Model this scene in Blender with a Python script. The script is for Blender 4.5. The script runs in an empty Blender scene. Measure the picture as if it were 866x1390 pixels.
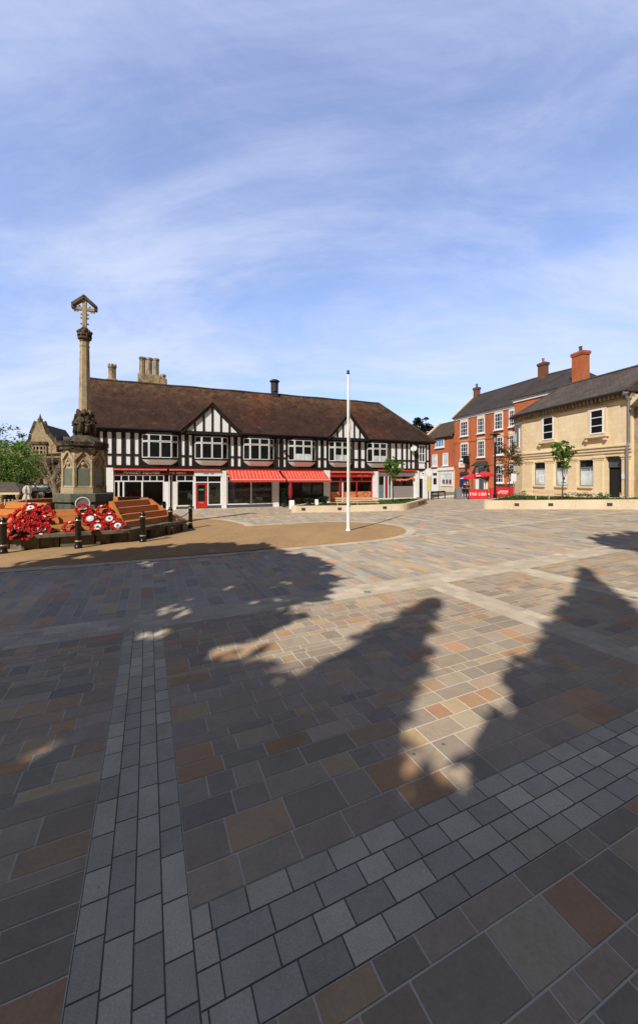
import bpy, bmesh, math, random
from math import sin, cos, tan, radians, pi, sqrt, atan2
from mathutils import Vector, Matrix, Euler
random.seed(7)
SC = bpy.context.scene
COL = SC.collection
FOC, HOR, CX, EYE = 520.0, 650.0, 433.0, 2.5      # survey of the photograph: focal length, horizon, centre, eye height

# ------------------------------------------------------------------ terrain
def zg(x):
    x = min(x, 30.0)
    t = (x - 1.5) / 2.0
    sp = t if t > 30 else math.log1p(math.exp(t))
    return 0.072 * sp
def gp(px, py):
    """ground point seen along a surveyed direction"""
    z = 0.0
    for _ in range(30):
        y = (EYE - z) * FOC / (py - HOR); x = (px - CX) / FOC * y; z = zg(x)
    return Vector((x, y, z))
def at(px, py, Y):
    return Vector(((px - CX) / FOC * Y, Y, EYE + (HOR - py) / FOC * Y))

# ------------------------------------------------------------------ mesh builder
class MB:
    def __init__(self):
        self.v = []; self.f = []; self.c = None; self.smooth = False
    def add(self, vs, fs):
        n = len(self.v)
        self.v += [Vector(p) for p in vs]
        self.f += [tuple(i + n for i in f) for f in fs]
        return self
    def quad(self, a, b, c, d): return self.add([a, b, c, d], [(0, 1, 2, 3)])
    def poly(self, pts): return self.add(pts, [tuple(range(len(pts)))])
    def hexa(self, p):      # p: 4 bottom, 4 top (ccw seen from above)
        return self.add(p, [(3, 2, 1, 0), (4, 5, 6, 7), (0, 1, 5, 4), (1, 2, 6, 5), (2, 3, 7, 6), (3, 0, 4, 7)])
    def box(self, x0, x1, y0, y1, z0, z1):
        return self.hexa([(x0, y0, z0), (x1, y0, z0), (x1, y1, z0), (x0, y1, z0), (x0, y0, z1), (x1, y0, z1), (x1, y1, z1), (x0, y1, z1)])
    def fbox(self, F, s0, s1, d0, d1, z0, z1):   # box in a facade frame: s along, d outwards
        P = [F.p(s0, d1, z0), F.p(s1, d1, z0), F.p(s1, d0, z0), F.p(s0, d0, z0), F.p(s0, d1, z1), F.p(s1, d1, z1), F.p(s1, d0, z1), F.p(s0, d0, z1)]
        return self.hexa(P)
    def prism(self, pts, z0, z1, scale_top=None, centre=None):
        n = len(pts)
        ar = sum(pts[i][0] * pts[(i + 1) % n][1] - pts[(i + 1) % n][0] * pts[i][1] for i in range(n))
        if ar < 0: pts = list(reversed(pts))
        top = pts
        if scale_top is not None:
            c = centre or (sum(p[0] for p in pts) / n, sum(p[1] for p in pts) / n)
            top = [(c[0] + (p[0] - c[0]) * scale_top, c[1] + (p[1] - c[1]) * scale_top) for p in pts]
        vs = [(p[0], p[1], z0) for p in pts] + [(p[0], p[1], z1) for p in top]
        fs = [tuple(reversed(range(n))), tuple(range(n, 2 * n))] + [(i, (i + 1) % n, n + (i + 1) % n, n + i) for i in range(n)]
        return self.add(vs, fs)
    def bar(self, a, b, w, h=None, up=(0, 0, 1)):
        a = Vector(a); b = Vector(b); h = h or w
        d = (b - a).normalized(); up = Vector(up)
        if abs(d.dot(up)) > .99: up = Vector((0, 1, 0))
        x = d.cross(up).normalized() * (w / 2); y = x.cross(d).normalized() * (h / 2)
        return self.hexa([a - x - y, b - x - y, b + x - y, a + x - y, a - x + y, b - x + y, b + x + y, a + x + y])
    def tube(self, pts, rad, n=8, cap=True):
        pts = [Vector(p) for p in pts]
        if not isinstance(rad, (list, tuple)): rad = [rad] * len(pts)
        rings = []; prev = None
        for i, p in enumerate(pts):
            d = (pts[min(i + 1, len(pts) - 1)] - pts[max(i - 1, 0)]).normalized()
            if prev is None:
                x = d.cross(Vector((0, 0, 1)) if abs(d.z) < .9 else Vector((1, 0, 0))).normalized()
            else:
                x = (prev - d * prev.dot(d)).normalized()
            prev = x; y = d.cross(x)
            rings.append([p + (x * cos(2 * pi * k / n) + y * sin(2 * pi * k / n)) * rad[i] for k in range(n)])
        vs = [q for r in rings for q in r]; fs = []
        for i in range(len(pts) - 1):
            for k in range(n):
                fs.append((i * n + k, i * n + (k + 1) % n, (i + 1) * n + (k + 1) % n, (i + 1) * n + k))
        if cap:
            fs.append(tuple(reversed(range(n)))); fs.append(tuple(range((len(pts) - 1) * n, len(pts) * n)))
        return self.add(vs, fs)
    def lathe(self, c, prof, n=12, rot=0.0):    # prof: (radius, z) from bottom to top
        c = Vector(c); vs = []; fs = []
        for r, z in prof:
            vs += [c + Vector((r * cos(rot + 2 * pi * k / n), r * sin(rot + 2 * pi * k / n), z)) for k in range(n)]
        m = len(prof)
        for i in range(m - 1):
            for k in range(n):
                fs.append((i * n + k, i * n + (k + 1) % n, (i + 1) * n + (k + 1) % n, (i + 1) * n + k))
        fs.append(tuple(reversed(range(n)))); fs.append(tuple(range((m - 1) * n, m * n)))
        return self.add(vs, fs)
    def blob(self, c, r, n=8, m=5, jit=0.0, rnd=random):
        c = Vector(c); r = Vector((r, r, r)) if not hasattr(r, '__len__') else Vector(r)
        vs = [c + Vector((0, 0, -r.z))]
        for j in range(1, m):
            t = -pi / 2 + pi * j / m
            for k in range(n):
                q = 1 + rnd.uniform(-jit, jit)
                vs.append(c + Vector((r.x * cos(t) * cos(2 * pi * k / n) * q, r.y * cos(t) * sin(2 * pi * k / n) * q, r.z * sin(t) * q)))
        vs.append(c + Vector((0, 0, r.z))); fs = []
        for k in range(n): fs.append((0, 1 + (k + 1) % n, 1 + k))
        for j in range(m - 2):
            for k in range(n):
                a = 1 + j * n; fs.append((a + k, a + (k + 1) % n, a + n + (k + 1) % n, a + n + k))
        a = 1 + (m - 2) * n
        for k in range(n): fs.append((a + k, a + (k + 1) % n, len(vs) - 1))
        return self.add(vs, fs)
    def build(self, name, mat, parent=None, smooth=False, colors=None, uv=True, bevel=0.0):
        org = WL.get(parent.name, Vector((0, 0, 0))) if parent else Vector((0, 0, 0))
        me = bpy.data.meshes.new(name)
        me.from_pydata([tuple(p - org) for p in self.v], [], self.f)
        if uv: auto_uv(me, org)
        if colors is not None:
            at_ = me.color_attributes.new('tint', 'FLOAT_COLOR', 'CORNER')
            buf = []
            for f, c in zip(self.f, colors): buf += list(c) * len(f)
            at_.data.foreach_set('color', buf)
        if smooth: me.polygons.foreach_set('use_smooth', [True] * len(me.polygons))
        me.materials.append(mat)
        me.update()
        o = bpy.data.objects.new(name, me); COL.objects.link(o)
        if parent:
            o.parent = parent; WL[o.name] = org
        else:
            WL[o.name] = Vector((0, 0, 0))
        if bevel:
            m = o.modifiers.new('bevel', 'BEVEL'); m.width = bevel; m.segments = 2; m.limit_method = 'ANGLE'
        return o
WL = {}
def auto_uv(me, org):
    lay = me.uv_layers.new(name='UVMap'); buf = [0.0] * (2 * len(me.loops)); V = me.vertices
    for p in me.polygons:
        n = p.normal
        if abs(n.z) < .995:
            t = Vector((-n.y, n.x, 0)).normalized(); b = n.cross(t)
        else:
            t = Vector((1, 0, 0)); b = Vector((0, 1, 0))
        for li in p.loop_indices:
            q = V[me.loops[li].vertex_index].co + org
            buf[2 * li] = q.dot(t); buf[2 * li + 1] = q.dot(b)
    lay.data.foreach_set('uv', buf)

class Fr:                                  # a facade: origin, angle of its length, outward normal towards the square
    def __init__(self, x, y, deg):
        self.o = Vector((x, y, 0)); a = radians(deg); self.a = a
        self.u = Vector((cos(a), sin(a), 0)); self.m = Vector((sin(a), -cos(a), 0))
    def p(self, s, d, z): return self.o + self.u * s + self.m * d + Vector((0, 0, z))
    def s(self, px, d=0.0):
        o = self.o + self.m * d; k = (px - CX) / FOC
        return (k * o.y - o.x) / (self.u.x - k * self.u.y)
    def z(self, px, py, d=0.0):
        q = self.p(self.s(px, d), d, 0); return EYE + (HOR - py) / FOC * q.y
    def sub(self, s, d, deg):              # a frame turned by deg about the vertical, standing at (s, d)
        q = self.p(s, d, 0); return Fr(q.x, q.y, math.degrees(self.a) + deg)

def thing(name, label, cat, loc=(0, 0, 0), rz=0.0, group=None):
    o = bpy.data.objects.new(name, None); COL.objects.link(o); o.empty_display_size = .2
    o.location = loc; o.rotation_euler.z = rz
    o['label'] = label; o['category'] = cat
    if group: o['group'] = group
    WL[o.name] = Vector(loc) if rz == 0 else Vector((0, 0, 0))
    return o
def tag(o, label, cat, group=None):
    o['label'] = label; o['category'] = cat
    if group: o['group'] = group
    return o
def kind(o, k): o['kind'] = k; return o
def dup(root, loc, rz=0.0, label=None, scale=None):
    r = root.copy(); COL.objects.link(r); r.location = loc; r.rotation_euler = (0, 0, rz) if not hasattr(rz, '__len__') else rz
    if label: r['label'] = label
    if scale: r.scale = scale
    for ch in list(root.children):
        c = ch.copy(); COL.objects.link(c); c.parent = r
        for g in list(ch.children):
            d = g.copy(); COL.objects.link(d); d.parent = c
    return r

# ------------------------------------------------------------------ materials
def nodes(name):
    m = bpy.data.materials.new(name); m.use_nodes = True
    nt = m.node_tree; b = nt.nodes['Principled BSDF']
    return m, nt, b
def N(nt, t, **kw):
    n = nt.nodes.new(t)
    for k, v in kw.items():
        if k in n.inputs.keys() if hasattr(n.inputs, 'keys') else False: n.inputs[k].default_value = v
        else: setattr(n, k, v)
    return n
def L(nt, a, b): nt.links.new(a, b)
def c4(c): return (c[0], c[1], c[2], 1)
def mixc(nt, fac, a, b, mode='MIX'):
    n = nt.nodes.new('ShaderNodeMix'); n.data_type = 'RGBA'; n.blend_type = mode
    for i, v in ((0, fac), (6, a), (7, b)):
        if isinstance(v, (int, float)): n.inputs[i].default_value = v
        elif isinstance(v, tuple): n.inputs[i].default_value = c4(v)
        else: L(nt, v, n.inputs[i])
    return n.outputs[2]
def ramp(nt, src, a, b):
    n = nt.nodes.new('ShaderNodeMapRange'); n.inputs[1].default_value = a; n.inputs[2].default_value = b; L(nt, src, n.inputs[0]); return n.outputs[0]
def pos(nt, scale=(1, 1, 1), uv=False):
    if uv: src = nt.nodes.new('ShaderNodeTexCoord').outputs['UV']
    else: src = nt.nodes.new('ShaderNodeNewGeometry').outputs['Position']
    if scale == (1, 1, 1): return src
    m = nt.nodes.new('ShaderNodeMapping'); m.inputs['Scale'].default_value = scale; L(nt, src, m.inputs[0]); return m.outputs[0]
def noise(nt, vec, scale, detail=4, rough=.6, dist=0):
    n = nt.nodes.new('ShaderNodeTexNoise'); n.inputs['Scale'].default_value = scale; n.inputs['Detail'].default_value = detail
    n.inputs['Roughness'].default_value = rough; n.inputs['Distortion'].default_value = dist; L(nt, vec, n.inputs[0]); return n.outputs[0]
def bump(nt, b, h, strength=.3, dist=.02):
    n = nt.nodes.new('ShaderNodeBump'); n.inputs['Strength'].default_value = strength; n.inputs['Distance'].default_value = dist
    L(nt, h, n.inputs['Height']); L(nt, n.outputs[0], b.inputs['Normal'])

def plain(name, c, c2=None, rough=.7, scale=3.0, bmp=.15, metal=0, spec=.4, stretch=(1, 1, 1), lo=.35, hi=.65, fine=None):
    m, nt, b = nodes(name)
    c2 = c2 or tuple(x * .72 for x in c)
    v = pos(nt, stretch)
    f = noise(nt, v, scale, 6, .65)
    col = mixc(nt, ramp(nt, f, lo, hi), c, c2)
    g = noise(nt, v, fine or scale * 9, 3, .6)
    col = mixc(nt, ramp(nt, g, .3, .75), col, tuple(x * .8 for x in c), 'MIX') if bmp else col
    L(nt, col, b.inputs['Base Color'])
    b.inputs['Roughness'].default_value = rough; b.inputs['Metallic'].default_value = metal; b.inputs['Specular IOR Level'].default_value = spec
    if bmp: bump(nt, b, g, bmp, .01)
    return m
def bricky(name, c1, c2, mortar, bw, bh, ms=.012, stain=(.5, .45, .4), stain_amt=.35, rough=.85, bias=0, stretch=(.6, .6, .25), sscale=.8, third=None, tcut=(.5, .62), bmp=.5, grain=.72):
    m, nt, b = nodes(name)
    uv = pos(nt, uv=True)
    t = nt.nodes.new('ShaderNodeTexBrick'); L(nt, uv, t.inputs[0])
    t.inputs['Scale'].default_value = 1; t.inputs['Brick Width'].default_value = bw; t.inputs['Row Height'].default_value = bh
    t.inputs['Mortar Size'].default_value = ms; t.inputs['Mortar Smooth'].default_value = .3; t.inputs['Bias'].default_value = bias
    t.inputs['Color1'].default_value = c4(c1); t.inputs['Color2'].default_value = c4(c2); t.inputs['Mortar'].default_value = c4(mortar)
    f = noise(nt, pos(nt, stretch), sscale, 6, .7)
    col = mixc(nt, ramp(nt, f, .42, .75), t.outputs[0], mixc(nt, 1.0, t.outputs[0], stain, 'MULTIPLY'))
    if third:
        g = noise(nt, pos(nt), 1.3, 5, .75)
        col = mixc(nt, ramp(nt, g, tcut[0], tcut[1]), col, third)
    h = noise(nt, pos(nt), 14, 3)
    col = mixc(nt, ramp(nt, h, .3, .8), col, mixc(nt, 1.0, col, (grain, grain * .98, grain * .95), 'MULTIPLY'))
    L(nt, col, b.inputs['Base Color']); b.inputs['Roughness'].default_value = rough; b.inputs['Specular IOR Level'].default_value = .25
    inv = nt.nodes.new('ShaderNodeMath'); inv.operation = 'SUBTRACT'; inv.inputs[0].default_value = 1; L(nt, t.outputs['Fac'], inv.inputs[1])
    bump(nt, b, inv.outputs[0], bmp, .02)
    return m
def glassy(name, c=(.006, .007, .008), rough=.04, spec=.35, wob=.02):
    m, nt, b = nodes(name)
    f = noise(nt, pos(nt), .9, 3)
    L(nt, mixc(nt, ramp(nt, f, .3, .7), c, tuple(x * 2.2 for x in c)), b.inputs['Base Color'])
    b.inputs['Roughness'].default_value = rough; b.inputs['Specular IOR Level'].default_value = spec
    bump(nt, b, noise(nt, pos(nt), 1.2, 2), wob, .2)
    return m
def clear_glass(name, tint=(.75, .8, .8)):
    m = bpy.data.materials.new(name); m.use_nodes = True; nt = m.node_tree; nt.nodes.clear()
    out = nt.nodes.new('ShaderNodeOutputMaterial'); mx = nt.nodes.new('ShaderNodeMixShader')
    tr = nt.nodes.new('ShaderNodeBsdfTransparent'); gl = nt.nodes.new('ShaderNodeBsdfGlossy'); fr = nt.nodes.new('ShaderNodeFresnel')
    tr.inputs[0].default_value = c4(tint); gl.inputs['Roughness'].default_value = .03; fr.inputs[0].default_value = 1.5
    f = noise(nt, pos(nt), 1.0, 2)
    bp = nt.nodes.new('ShaderNodeBump'); bp.inputs['Strength'].default_value = .03; L(nt, f, bp.inputs['Height']); L(nt, bp.outputs[0], gl.inputs['Normal'])
    L(nt, fr.outputs[0], mx.inputs[0]); L(nt, tr.outputs[0], mx.inputs[1]); L(nt, gl.outputs[0], mx.inputs[2]); L(nt, mx.outputs[0], out.inputs[0])
    return m
def tinted(name, rough=.8, spec=.3, fine=40, amt=.35, bmp=.25, stain=None):       # colour from the slab's own tint plus grain
    m, nt, b = nodes(name)
    a = nt.nodes.new('ShaderNodeAttribute'); a.attribute_name = 'tint'
    p = pos(nt)
    g = noise(nt, p, fine, 5, .7)
    col = mixc(nt, ramp(nt, g, .25, .8), a.outputs['Color'], mixc(nt, 1.0, a.outputs['Color'], (1 - amt, 1 - amt, 1 - amt), 'MULTIPLY'))
    w = noise(nt, p, 5.0, 5, .7, .6)
    col = mixc(nt, ramp(nt, w, .45, .8), col, mixc(nt, 1.0, col, (.84, .83, .82), 'MULTIPLY'))
    w2 = noise(nt, p, .45, 4, .6)
    col = mixc(nt, ramp(nt, w2, .4, .75), col, mixc(nt, 1.0, col, (.90, .89, .87), 'MULTIPLY'))
    for sc_, r_, cc_ in ((1.1, .022, (.09, .08, .07)), (2.3, .030, (.12, .11, .10)), (.7, .05, (.20, .17, .14))):
        vo = nt.nodes.new('ShaderNodeTexVoronoi'); vo.inputs['Scale'].default_value = sc_; vo.inputs['Randomness'].default_value = 1
        ds = nt.nodes.new('ShaderNodeVectorMath'); ds.operation = 'ADD'; L(nt, p, ds.inputs[0]); nz = nt.nodes.new('ShaderNodeTexNoise'); nz.inputs['Scale'].default_value = 9; L(nt, p, nz.inputs[0])
        sm_ = nt.nodes.new('ShaderNodeVectorMath'); sm_.operation = 'SCALE'; sm_.inputs['Scale'].default_value = .05; L(nt, nz.outputs['Color'], sm_.inputs[0]); L(nt, sm_.outputs[0], ds.inputs[1]); L(nt, ds.outputs[0], vo.inputs[0])
        spot = nt.nodes.new('ShaderNodeMath'); spot.operation = 'MULTIPLY'; L(nt, ramp(nt, vo.outputs['Distance'], r_ * 1.5, r_), spot.inputs[0]); spot.inputs[1].default_value = .9
        col = mixc(nt, spot.outputs[0], col, cc_)
    st = noise(nt, pos(nt, (.9, .35, 1)), .9, 7, .72, 1.4)
    col = mixc(nt, ramp(nt, st, .52, .74), col, mixc(nt, 1.0, col, (.78, .76, .74), 'MULTIPLY'))
    L(nt, col, b.inputs['Base Color']); L(nt, ramp(nt, w, .2, .9), b.inputs['Roughness'])
    mr = nt.nodes.new('ShaderNodeMapRange'); mr.inputs[1].default_value = 0; mr.inputs[2].default_value = 1; mr.inputs[3].default_value = rough - .18; mr.inputs[4].default_value = rough + .1
    L(nt, w, mr.inputs[0]); L(nt, mr.outputs[0], b.inputs['Roughness'])
    b.inputs['Specular IOR Level'].default_value = spec
    bump(nt, b, g, bmp, .006)
    return m
def leafy(name, c1, c2, c3, trans=.25):
    m, nt, b = nodes(name)
    p = pos(nt)
    col = mixc(nt, ramp(nt, noise(nt, p, 1.6, 3), .35, .65), c1, c2)
    col = mixc(nt, ramp(nt, noise(nt, p, 14, 2), .5, .7), col, c3)
    L(nt, col, b.inputs['Base Color']); b.inputs['Roughness'].default_value = .55; b.inputs['Specular IOR Level'].default_value = .3
    tl = nt.nodes.new('ShaderNodeBsdfTranslucent'); L(nt, col, tl.inputs[0]); mx = nt.nodes.new('ShaderNodeMixShader'); mx.inputs[0].default_value = trans
    out = nt.nodes['Material Output']; L(nt, b.outputs[0], mx.inputs[1]); L(nt, tl.outputs[0], mx.inputs[2]); L(nt, mx.outputs[0], out.inputs[0])
    return m
def stripes(name, c1, c2, w):
    m, nt, b = nodes(name)
    s = nt.nodes.new('ShaderNodeSeparateXYZ'); L(nt, pos(nt, uv=True), s.inputs[0])
    mu = nt.nodes.new('ShaderNodeMath'); mu.operation = 'DIVIDE'; mu.inputs[1].default_value = w; L(nt, s.outputs[0], mu.inputs[0])
    fr = nt.nodes.new('ShaderNodeMath'); fr.operation = 'FRACT'; L(nt, mu.outputs[0], fr.inputs[0])
    gt = nt.nodes.new('ShaderNodeMath'); gt.operation = 'GREATER_THAN'; gt.inputs[1].default_value = .5; L(nt, fr.outputs[0], gt.inputs[0])
    col = mixc(nt, gt.outputs[0], c1, c2)
    col = mixc(nt, ramp(nt, noise(nt, pos(nt), 2.5, 5), .4, .8), col, mixc(nt, 1.0, col, (.75, .7, .7), 'MULTIPLY'))
    L(nt, col, b.inputs['Base Color']); b.inputs['Roughness'].default_value = .8; b.inputs['Specular IOR Level'].default_value = .2
    return m
def stone(name, c, dark, warm, amt=(.48, .68), rough=.9, bmp=.5, sc=1.6):
    m, nt, b = nodes(name)
    p = pos(nt)
    col = mixc(nt, ramp(nt, noise(nt, p, 3.5, 6, .7), .35, .65), c, warm)
    col = mixc(nt, ramp(nt, noise(nt, pos(nt, (1, 1, .45)), sc, 7, .75), amt[0], amt[1]), col, dark)
    g = noise(nt, p, 28, 4)
    col = mixc(nt, ramp(nt, g, .3, .8), col, mixc(nt, 1.0, col, (.7, .68, .66), 'MULTIPLY'))
    L(nt, col, b.inputs['Base Color']); b.inputs['Roughness'].default_value = rough; b.inputs['Specular IOR Level'].default_value = .2
    bump(nt, b, g, bmp, .015)
    return m

M = {}
M['ground'] = plain('ground_asphalt', (.20, .185, .165), (.15, .14, .13), .9, .8, .3)
M['mortar'] = plain('pale_joint_mortar', (.74, .63, .50), (.58, .50, .40), .95, 4, .3)
M['slab'] = tinted('riven_sandstone_slab', .76, .3, 38, .24, .22)
M['sett'] = tinted('granite_sett', .82, .25, 90, .34, .45)
M['darkjoint'] = plain('dark_sett_joint', (.17, .145, .115), None, .95, 5, .3)
def gravel(name):
    m, nt, b = nodes(name); p = pos(nt)
    f = noise(nt, p, .35, 7, .7, 1.0); g = noise(nt, p, 95, 3, .8); h = noise(nt, pos(nt, (1, .3, 1)), 1.4, 6, .7, .8)
    col = mixc(nt, ramp(nt, f, .35, .68), (.54, .34, .16), (.42, .27, .13))
    col = mixc(nt, ramp(nt, h, .5, .75), col, mixc(nt, 1.0, col, (.74, .72, .70), 'MULTIPLY'))
    col = mixc(nt, ramp(nt, g, .42, .66), col, (.20, .13, .07))
    col = mixc(nt, ramp(nt, g, .36, .24), col, (.70, .56, .38))
    L(nt, col, b.inputs['Base Color']); b.inputs['Roughness'].default_value = .9; b.inputs['Specular IOR Level'].default_value = .2; bump(nt, b, g, .5, .01); return m
M['resin'] = gravel('tan_bound_gravel')
M['cream_stone'] = bricky('cream_precast_stone', (.76, .65, .49), (.72, .61, .46), (.58, .49, .37), 1.5, 2.0, .006, (.8, .74, .66), bmp=.15)
M['render'] = plain('white_lime_render', (.90, .91, .93), (.80, .80, .80), .85, 1.6, .08, stretch=(1, 1, .35), lo=.45, hi=.9)
M['whitepaint'] = plain('white_gloss_paint', (.87, .88, .89), (.74, .74, .73), .45, 2.5, .05, lo=.5, hi=.9)
M['blacktimber'] = plain('black_stained_timber', (.012, .011, .011), (.03, .027, .025), .7, 6, .3, stretch=(1, 1, .2), spec=.2)
M['tile'] = bricky('brown_clay_roof_tile', (.085, .040, .028), (.055, .029, .022), (.028, .015, .012), .2, .14, .014, (.42, .4, .4), third=(.135, .07, .035), tcut=(.56, .72), stretch=(.9, .9, .12), sscale=1.1)
def roof_lichen(name, base):
    m = M[base].copy(); m.name = name; nt = m.node_tree; b = nt.nodes['Principled BSDF']; src = b.inputs['Base Color'].links[0].from_socket
    s = nt.nodes.new('ShaderNodeSeparateXYZ'); L(nt, pos(nt), s.inputs[0])
    h = ramp(nt, s.outputs[2], 8.6, 11.2)
    n1 = ramp(nt, noise(nt, pos(nt, (1, 1, .5)), 1.7, 7, .75), .38, .66)
    mu = nt.nodes.new('ShaderNodeMath'); mu.operation = 'MULTIPLY'; L(nt, h, mu.inputs[0]); L(nt, n1, mu.inputs[1])
    col = mixc(nt, mu.outputs[0], src, (.17, .095, .05))
    st = ramp(nt, noise(nt, pos(nt, (1.6, 1.6, .10)), 1.0, 6, .7), .5, .72)
    col = mixc(nt, st, col, mixc(nt, 1.0, col, (.5, .46, .46), 'MULTIPLY'))
    st2 = ramp(nt, noise(nt, pos(nt, (.22, .22, .18)), 1.0, 4, .6), .5, .7)
    col = mixc(nt, st2, col, mixc(nt, 1.0, col, (1.5, 1.15, .95), 'MULTIPLY'))
    L(nt, col, b.inputs['Base Color']); return m
M['tile'] = roof_lichen('lichened_brown_roof_tile', 'tile')
M['tile2'] = bricky('mossy_brown_roof_tile', (.13, .075, .045), (.095, .06, .04), (.04, .025, .02), .2, .14, .014, (.6, .55, .5), third=(.11, .09, .05))
M['slate'] = bricky('grey_roof_slate', (.06, .055, .055), (.085, .072, .066), (.025, .023, .023), .3, .2, .01, (.6, .56, .54), third=(.075, .055, .05), tcut=(.5, .7))
M['slate2'] = bricky('weathered_stone_slate', (.10, .083, .078), (.135, .105, .092), (.04, .035, .033), .35, .22, .01, (.6, .5, .47), third=(.16, .125, .10), tcut=(.52, .7))
M['redbrick'] = bricky('red_brick', (.68, .18, .06), (.56, .135, .043), (.52, .34, .22), .225, .075, .008, (.7, .6, .55))
M['oldbrick'] = bricky('old_brown_brick', (.30, .12, .06), (.22, .085, .045), (.25, .19, .14), .225, .075, .01, (.55, .5, .48))
M['ashlar'] = bricky('honey_sandstone_ashlar', (.90, .74, .50), (.84, .68, .44), (.74, .60, .40), .75, .34, .008, (.80, .74, .66), bmp=.25, sscale=.7, grain=.86)
M['ashlar_trim'] = plain('pale_sandstone_trim', (.84, .68, .46), (.66, .53, .36), .85, 1.5, .3)
M['buffstone'] = stone('weathered_buff_stone', (.54, .42, .26), (.08, .068, .055), (.42, .31, .18))
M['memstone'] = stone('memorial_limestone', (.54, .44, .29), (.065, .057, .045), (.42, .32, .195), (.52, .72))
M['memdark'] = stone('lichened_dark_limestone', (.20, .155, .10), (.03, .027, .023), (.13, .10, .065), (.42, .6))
M['greenstone'] = stone('green_slate_step', (.17, .18, .14), (.07, .075, .06), (.20, .19, .15))
M['bronze'] = plain('green_bronze_panel', (.23, .25, .19), (.16, .19, .15), .5, 4, .15, metal=.3)
M['woodorange'] = plain('orange_stained_board', (.60, .215, .045), (.46, .15, .03), .6, 3, .2, stretch=(1, 1, 5), fine=30)
M['kerbstone'] = stone('dark_coping_stone', (.16, .14, .11), (.04, .036, .03), (.22, .19, .14))
M['blackmetal'] = plain('black_gloss_iron', (.010, .010, .011), (.018, .017, .017), .32, 5, .05, spec=.5)
M['whitemetal'] = plain('white_enamel', (.82, .81, .78), (.72, .71, .68), .35, 4, 0)
M['greymetal'] = plain('grey_galvanised_metal', (.30, .30, .30), (.22, .22, .22), .5, 4, .1, metal=.4)
M['dish'] = plain('pale_grey_enamel', (.58, .58, .6), (.5, .5, .52), .5, 4, 0)
M['lead'] = plain('dull_lead_grey', (.035, .036, .04), (.055, .055, .06), .6, 3, .1)
M['gold'] = plain('brass_band', (.75, .62, .36), (.6, .48, .26), .35, 8, 0, metal=.6)
M['glass'] = glassy('dark_window_glass')
M['glassgrey'] = glassy('pale_blind_glass', (.34, .375, .385), .12, .4)
M['glassblue'] = glassy('blue_reflecting_glass', (.06, .16, .30), .05, .7)
M['shopglass'] = clear_glass('clear_shop_glass')
M['interior'] = plain('dark_shop_interior', (.26, .22, .185), (.15, .125, .105), .9, .8, .05)
M['interior2'] = plain('brown_shop_floor', (.12, .09, .07), None, .9, 1, .05)
M['red'] = plain('red_paint', (.60, .028, .022), (.5, .02, .018), .4, 3, .03)
M['maroon'] = plain('maroon_fascia', (.085, .008, .012), (.06, .006, .01), .5, 3, .03)
M['awning'] = stripes('striped_awning_canvas', (.66, .055, .04), (.74, .20, .14), .30)
M['awningred'] = plain('red_awning_canvas', (.68, .05, .035), (.55, .04, .03), .8, 3, .05)
M['pinkred'] = plain('faded_red_valance', (.78, .22, .16), (.66, .13, .10), .8, 5, .05)
M['bannerred'] = plain('red_banner_vinyl', (.70, .018, .028), (.62, .015, .024), .45, 2, .03)
M['white'] = plain('white_card', (.82, .82, .8), (.74, .74, .73), .6, 4, 0)
M['cream'] = plain('cream_lettering', (.85, .78, .62), (.8, .7, .55), .6, 6, 0)
M['black'] = plain('matt_black', (.012, .012, .012), None, .7, 4, 0)
M['greypaint'] = plain('slate_grey_paint', (.085, .095, .11), (.07, .078, .09), .55, 2, .05)
M['poppy'] = plain('scarlet_poppy_paper', (.68, .006, .010), (.40, .004, .008), .6, 18, .4, fine=60)
M['wreathgreen'] = plain('dark_wreath_backing', (.02, .03, .015), None, .8, 10, .2)
M['paleblue'] = plain('pale_blue_card', (.45, .68, .74), (.6, .76, .78), .6, 8, 0)
M['palegreen'] = plain('pale_green_card', (.45, .55, .40), (.55, .6, .5), .6, 8, 0)
M['bark'] = plain('grey_brown_bark', (.10, .075, .055), (.055, .042, .032), .9, 6, .6, stretch=(1, 1, .25))
M['palebark'] = plain('pale_dry_bark', (.24, .18, .12), (.15, .11, .075), .9, 6, .5, stretch=(1, 1, .25))
M['leaf_bright'] = leafy('fresh_green_leaf', (.12, .24, .03), (.07, .16, .02), (.20, .31, .06))
M['leaf_mid'] = leafy('mid_green_leaf', (.05, .10, .018), (.03, .07, .012), (.10, .15, .035))
M['leaf_dark'] = leafy('dark_evergreen_leaf', (.012, .025, .010), (.008, .017, .008), (.02, .035, .014), .1)
M['leaf_olive'] = leafy('olive_bronze_leaf', (.13, .105, .03), (.09, .095, .025), (.19, .12, .04))
M['grass'] = leafy('green_grass_blade', (.07, .14, .02), (.045, .10, .014), (.10, .17, .03))
M['soil'] = plain('dark_bed_soil', (.06, .045, .03), None, .95, 6, .4)
M['benchwood'] = plain('pale_bench_timber', (.60, .44, .27), (.50, .35, .20), .6, 4, .15, stretch=(.3, 1, 3))
M['yellow'] = plain('faded_yellow_board', (.62, .56, .20), (.55, .48, .22), .6, 6, 0)
M['pink'] = plain('pale_pink_enamel', (.72, .58, .62), (.66, .52, .58), .5, 6, 0)
M['canvas'] = plain('off_white_canvas', (.60, .56, .49), (.46, .42, .36), .9, 5, .3)
M['browncanvas'] = plain('brown_canvas', (.20, .14, .09), None, .9, 5, .3)
M['skin'] = plain('skin', (.48, .29, .20), (.42, .24, .17), .6, 6, 0)
M['darkcloth'] = plain('dark_navy_cloth', (.015, .017, .024), None, .9, 8, .1)
M['greencloth'] = plain('dull_green_cloth', (.05, .06, .035), None, .9, 8, .1)
M['greyhair'] = plain('grey_hair', (.38, .36, .34), None, .8, 20, .1)
M['brownhair'] = plain('brown_hair', (.06, .04, .025), None, .8, 20, .1)
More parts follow.
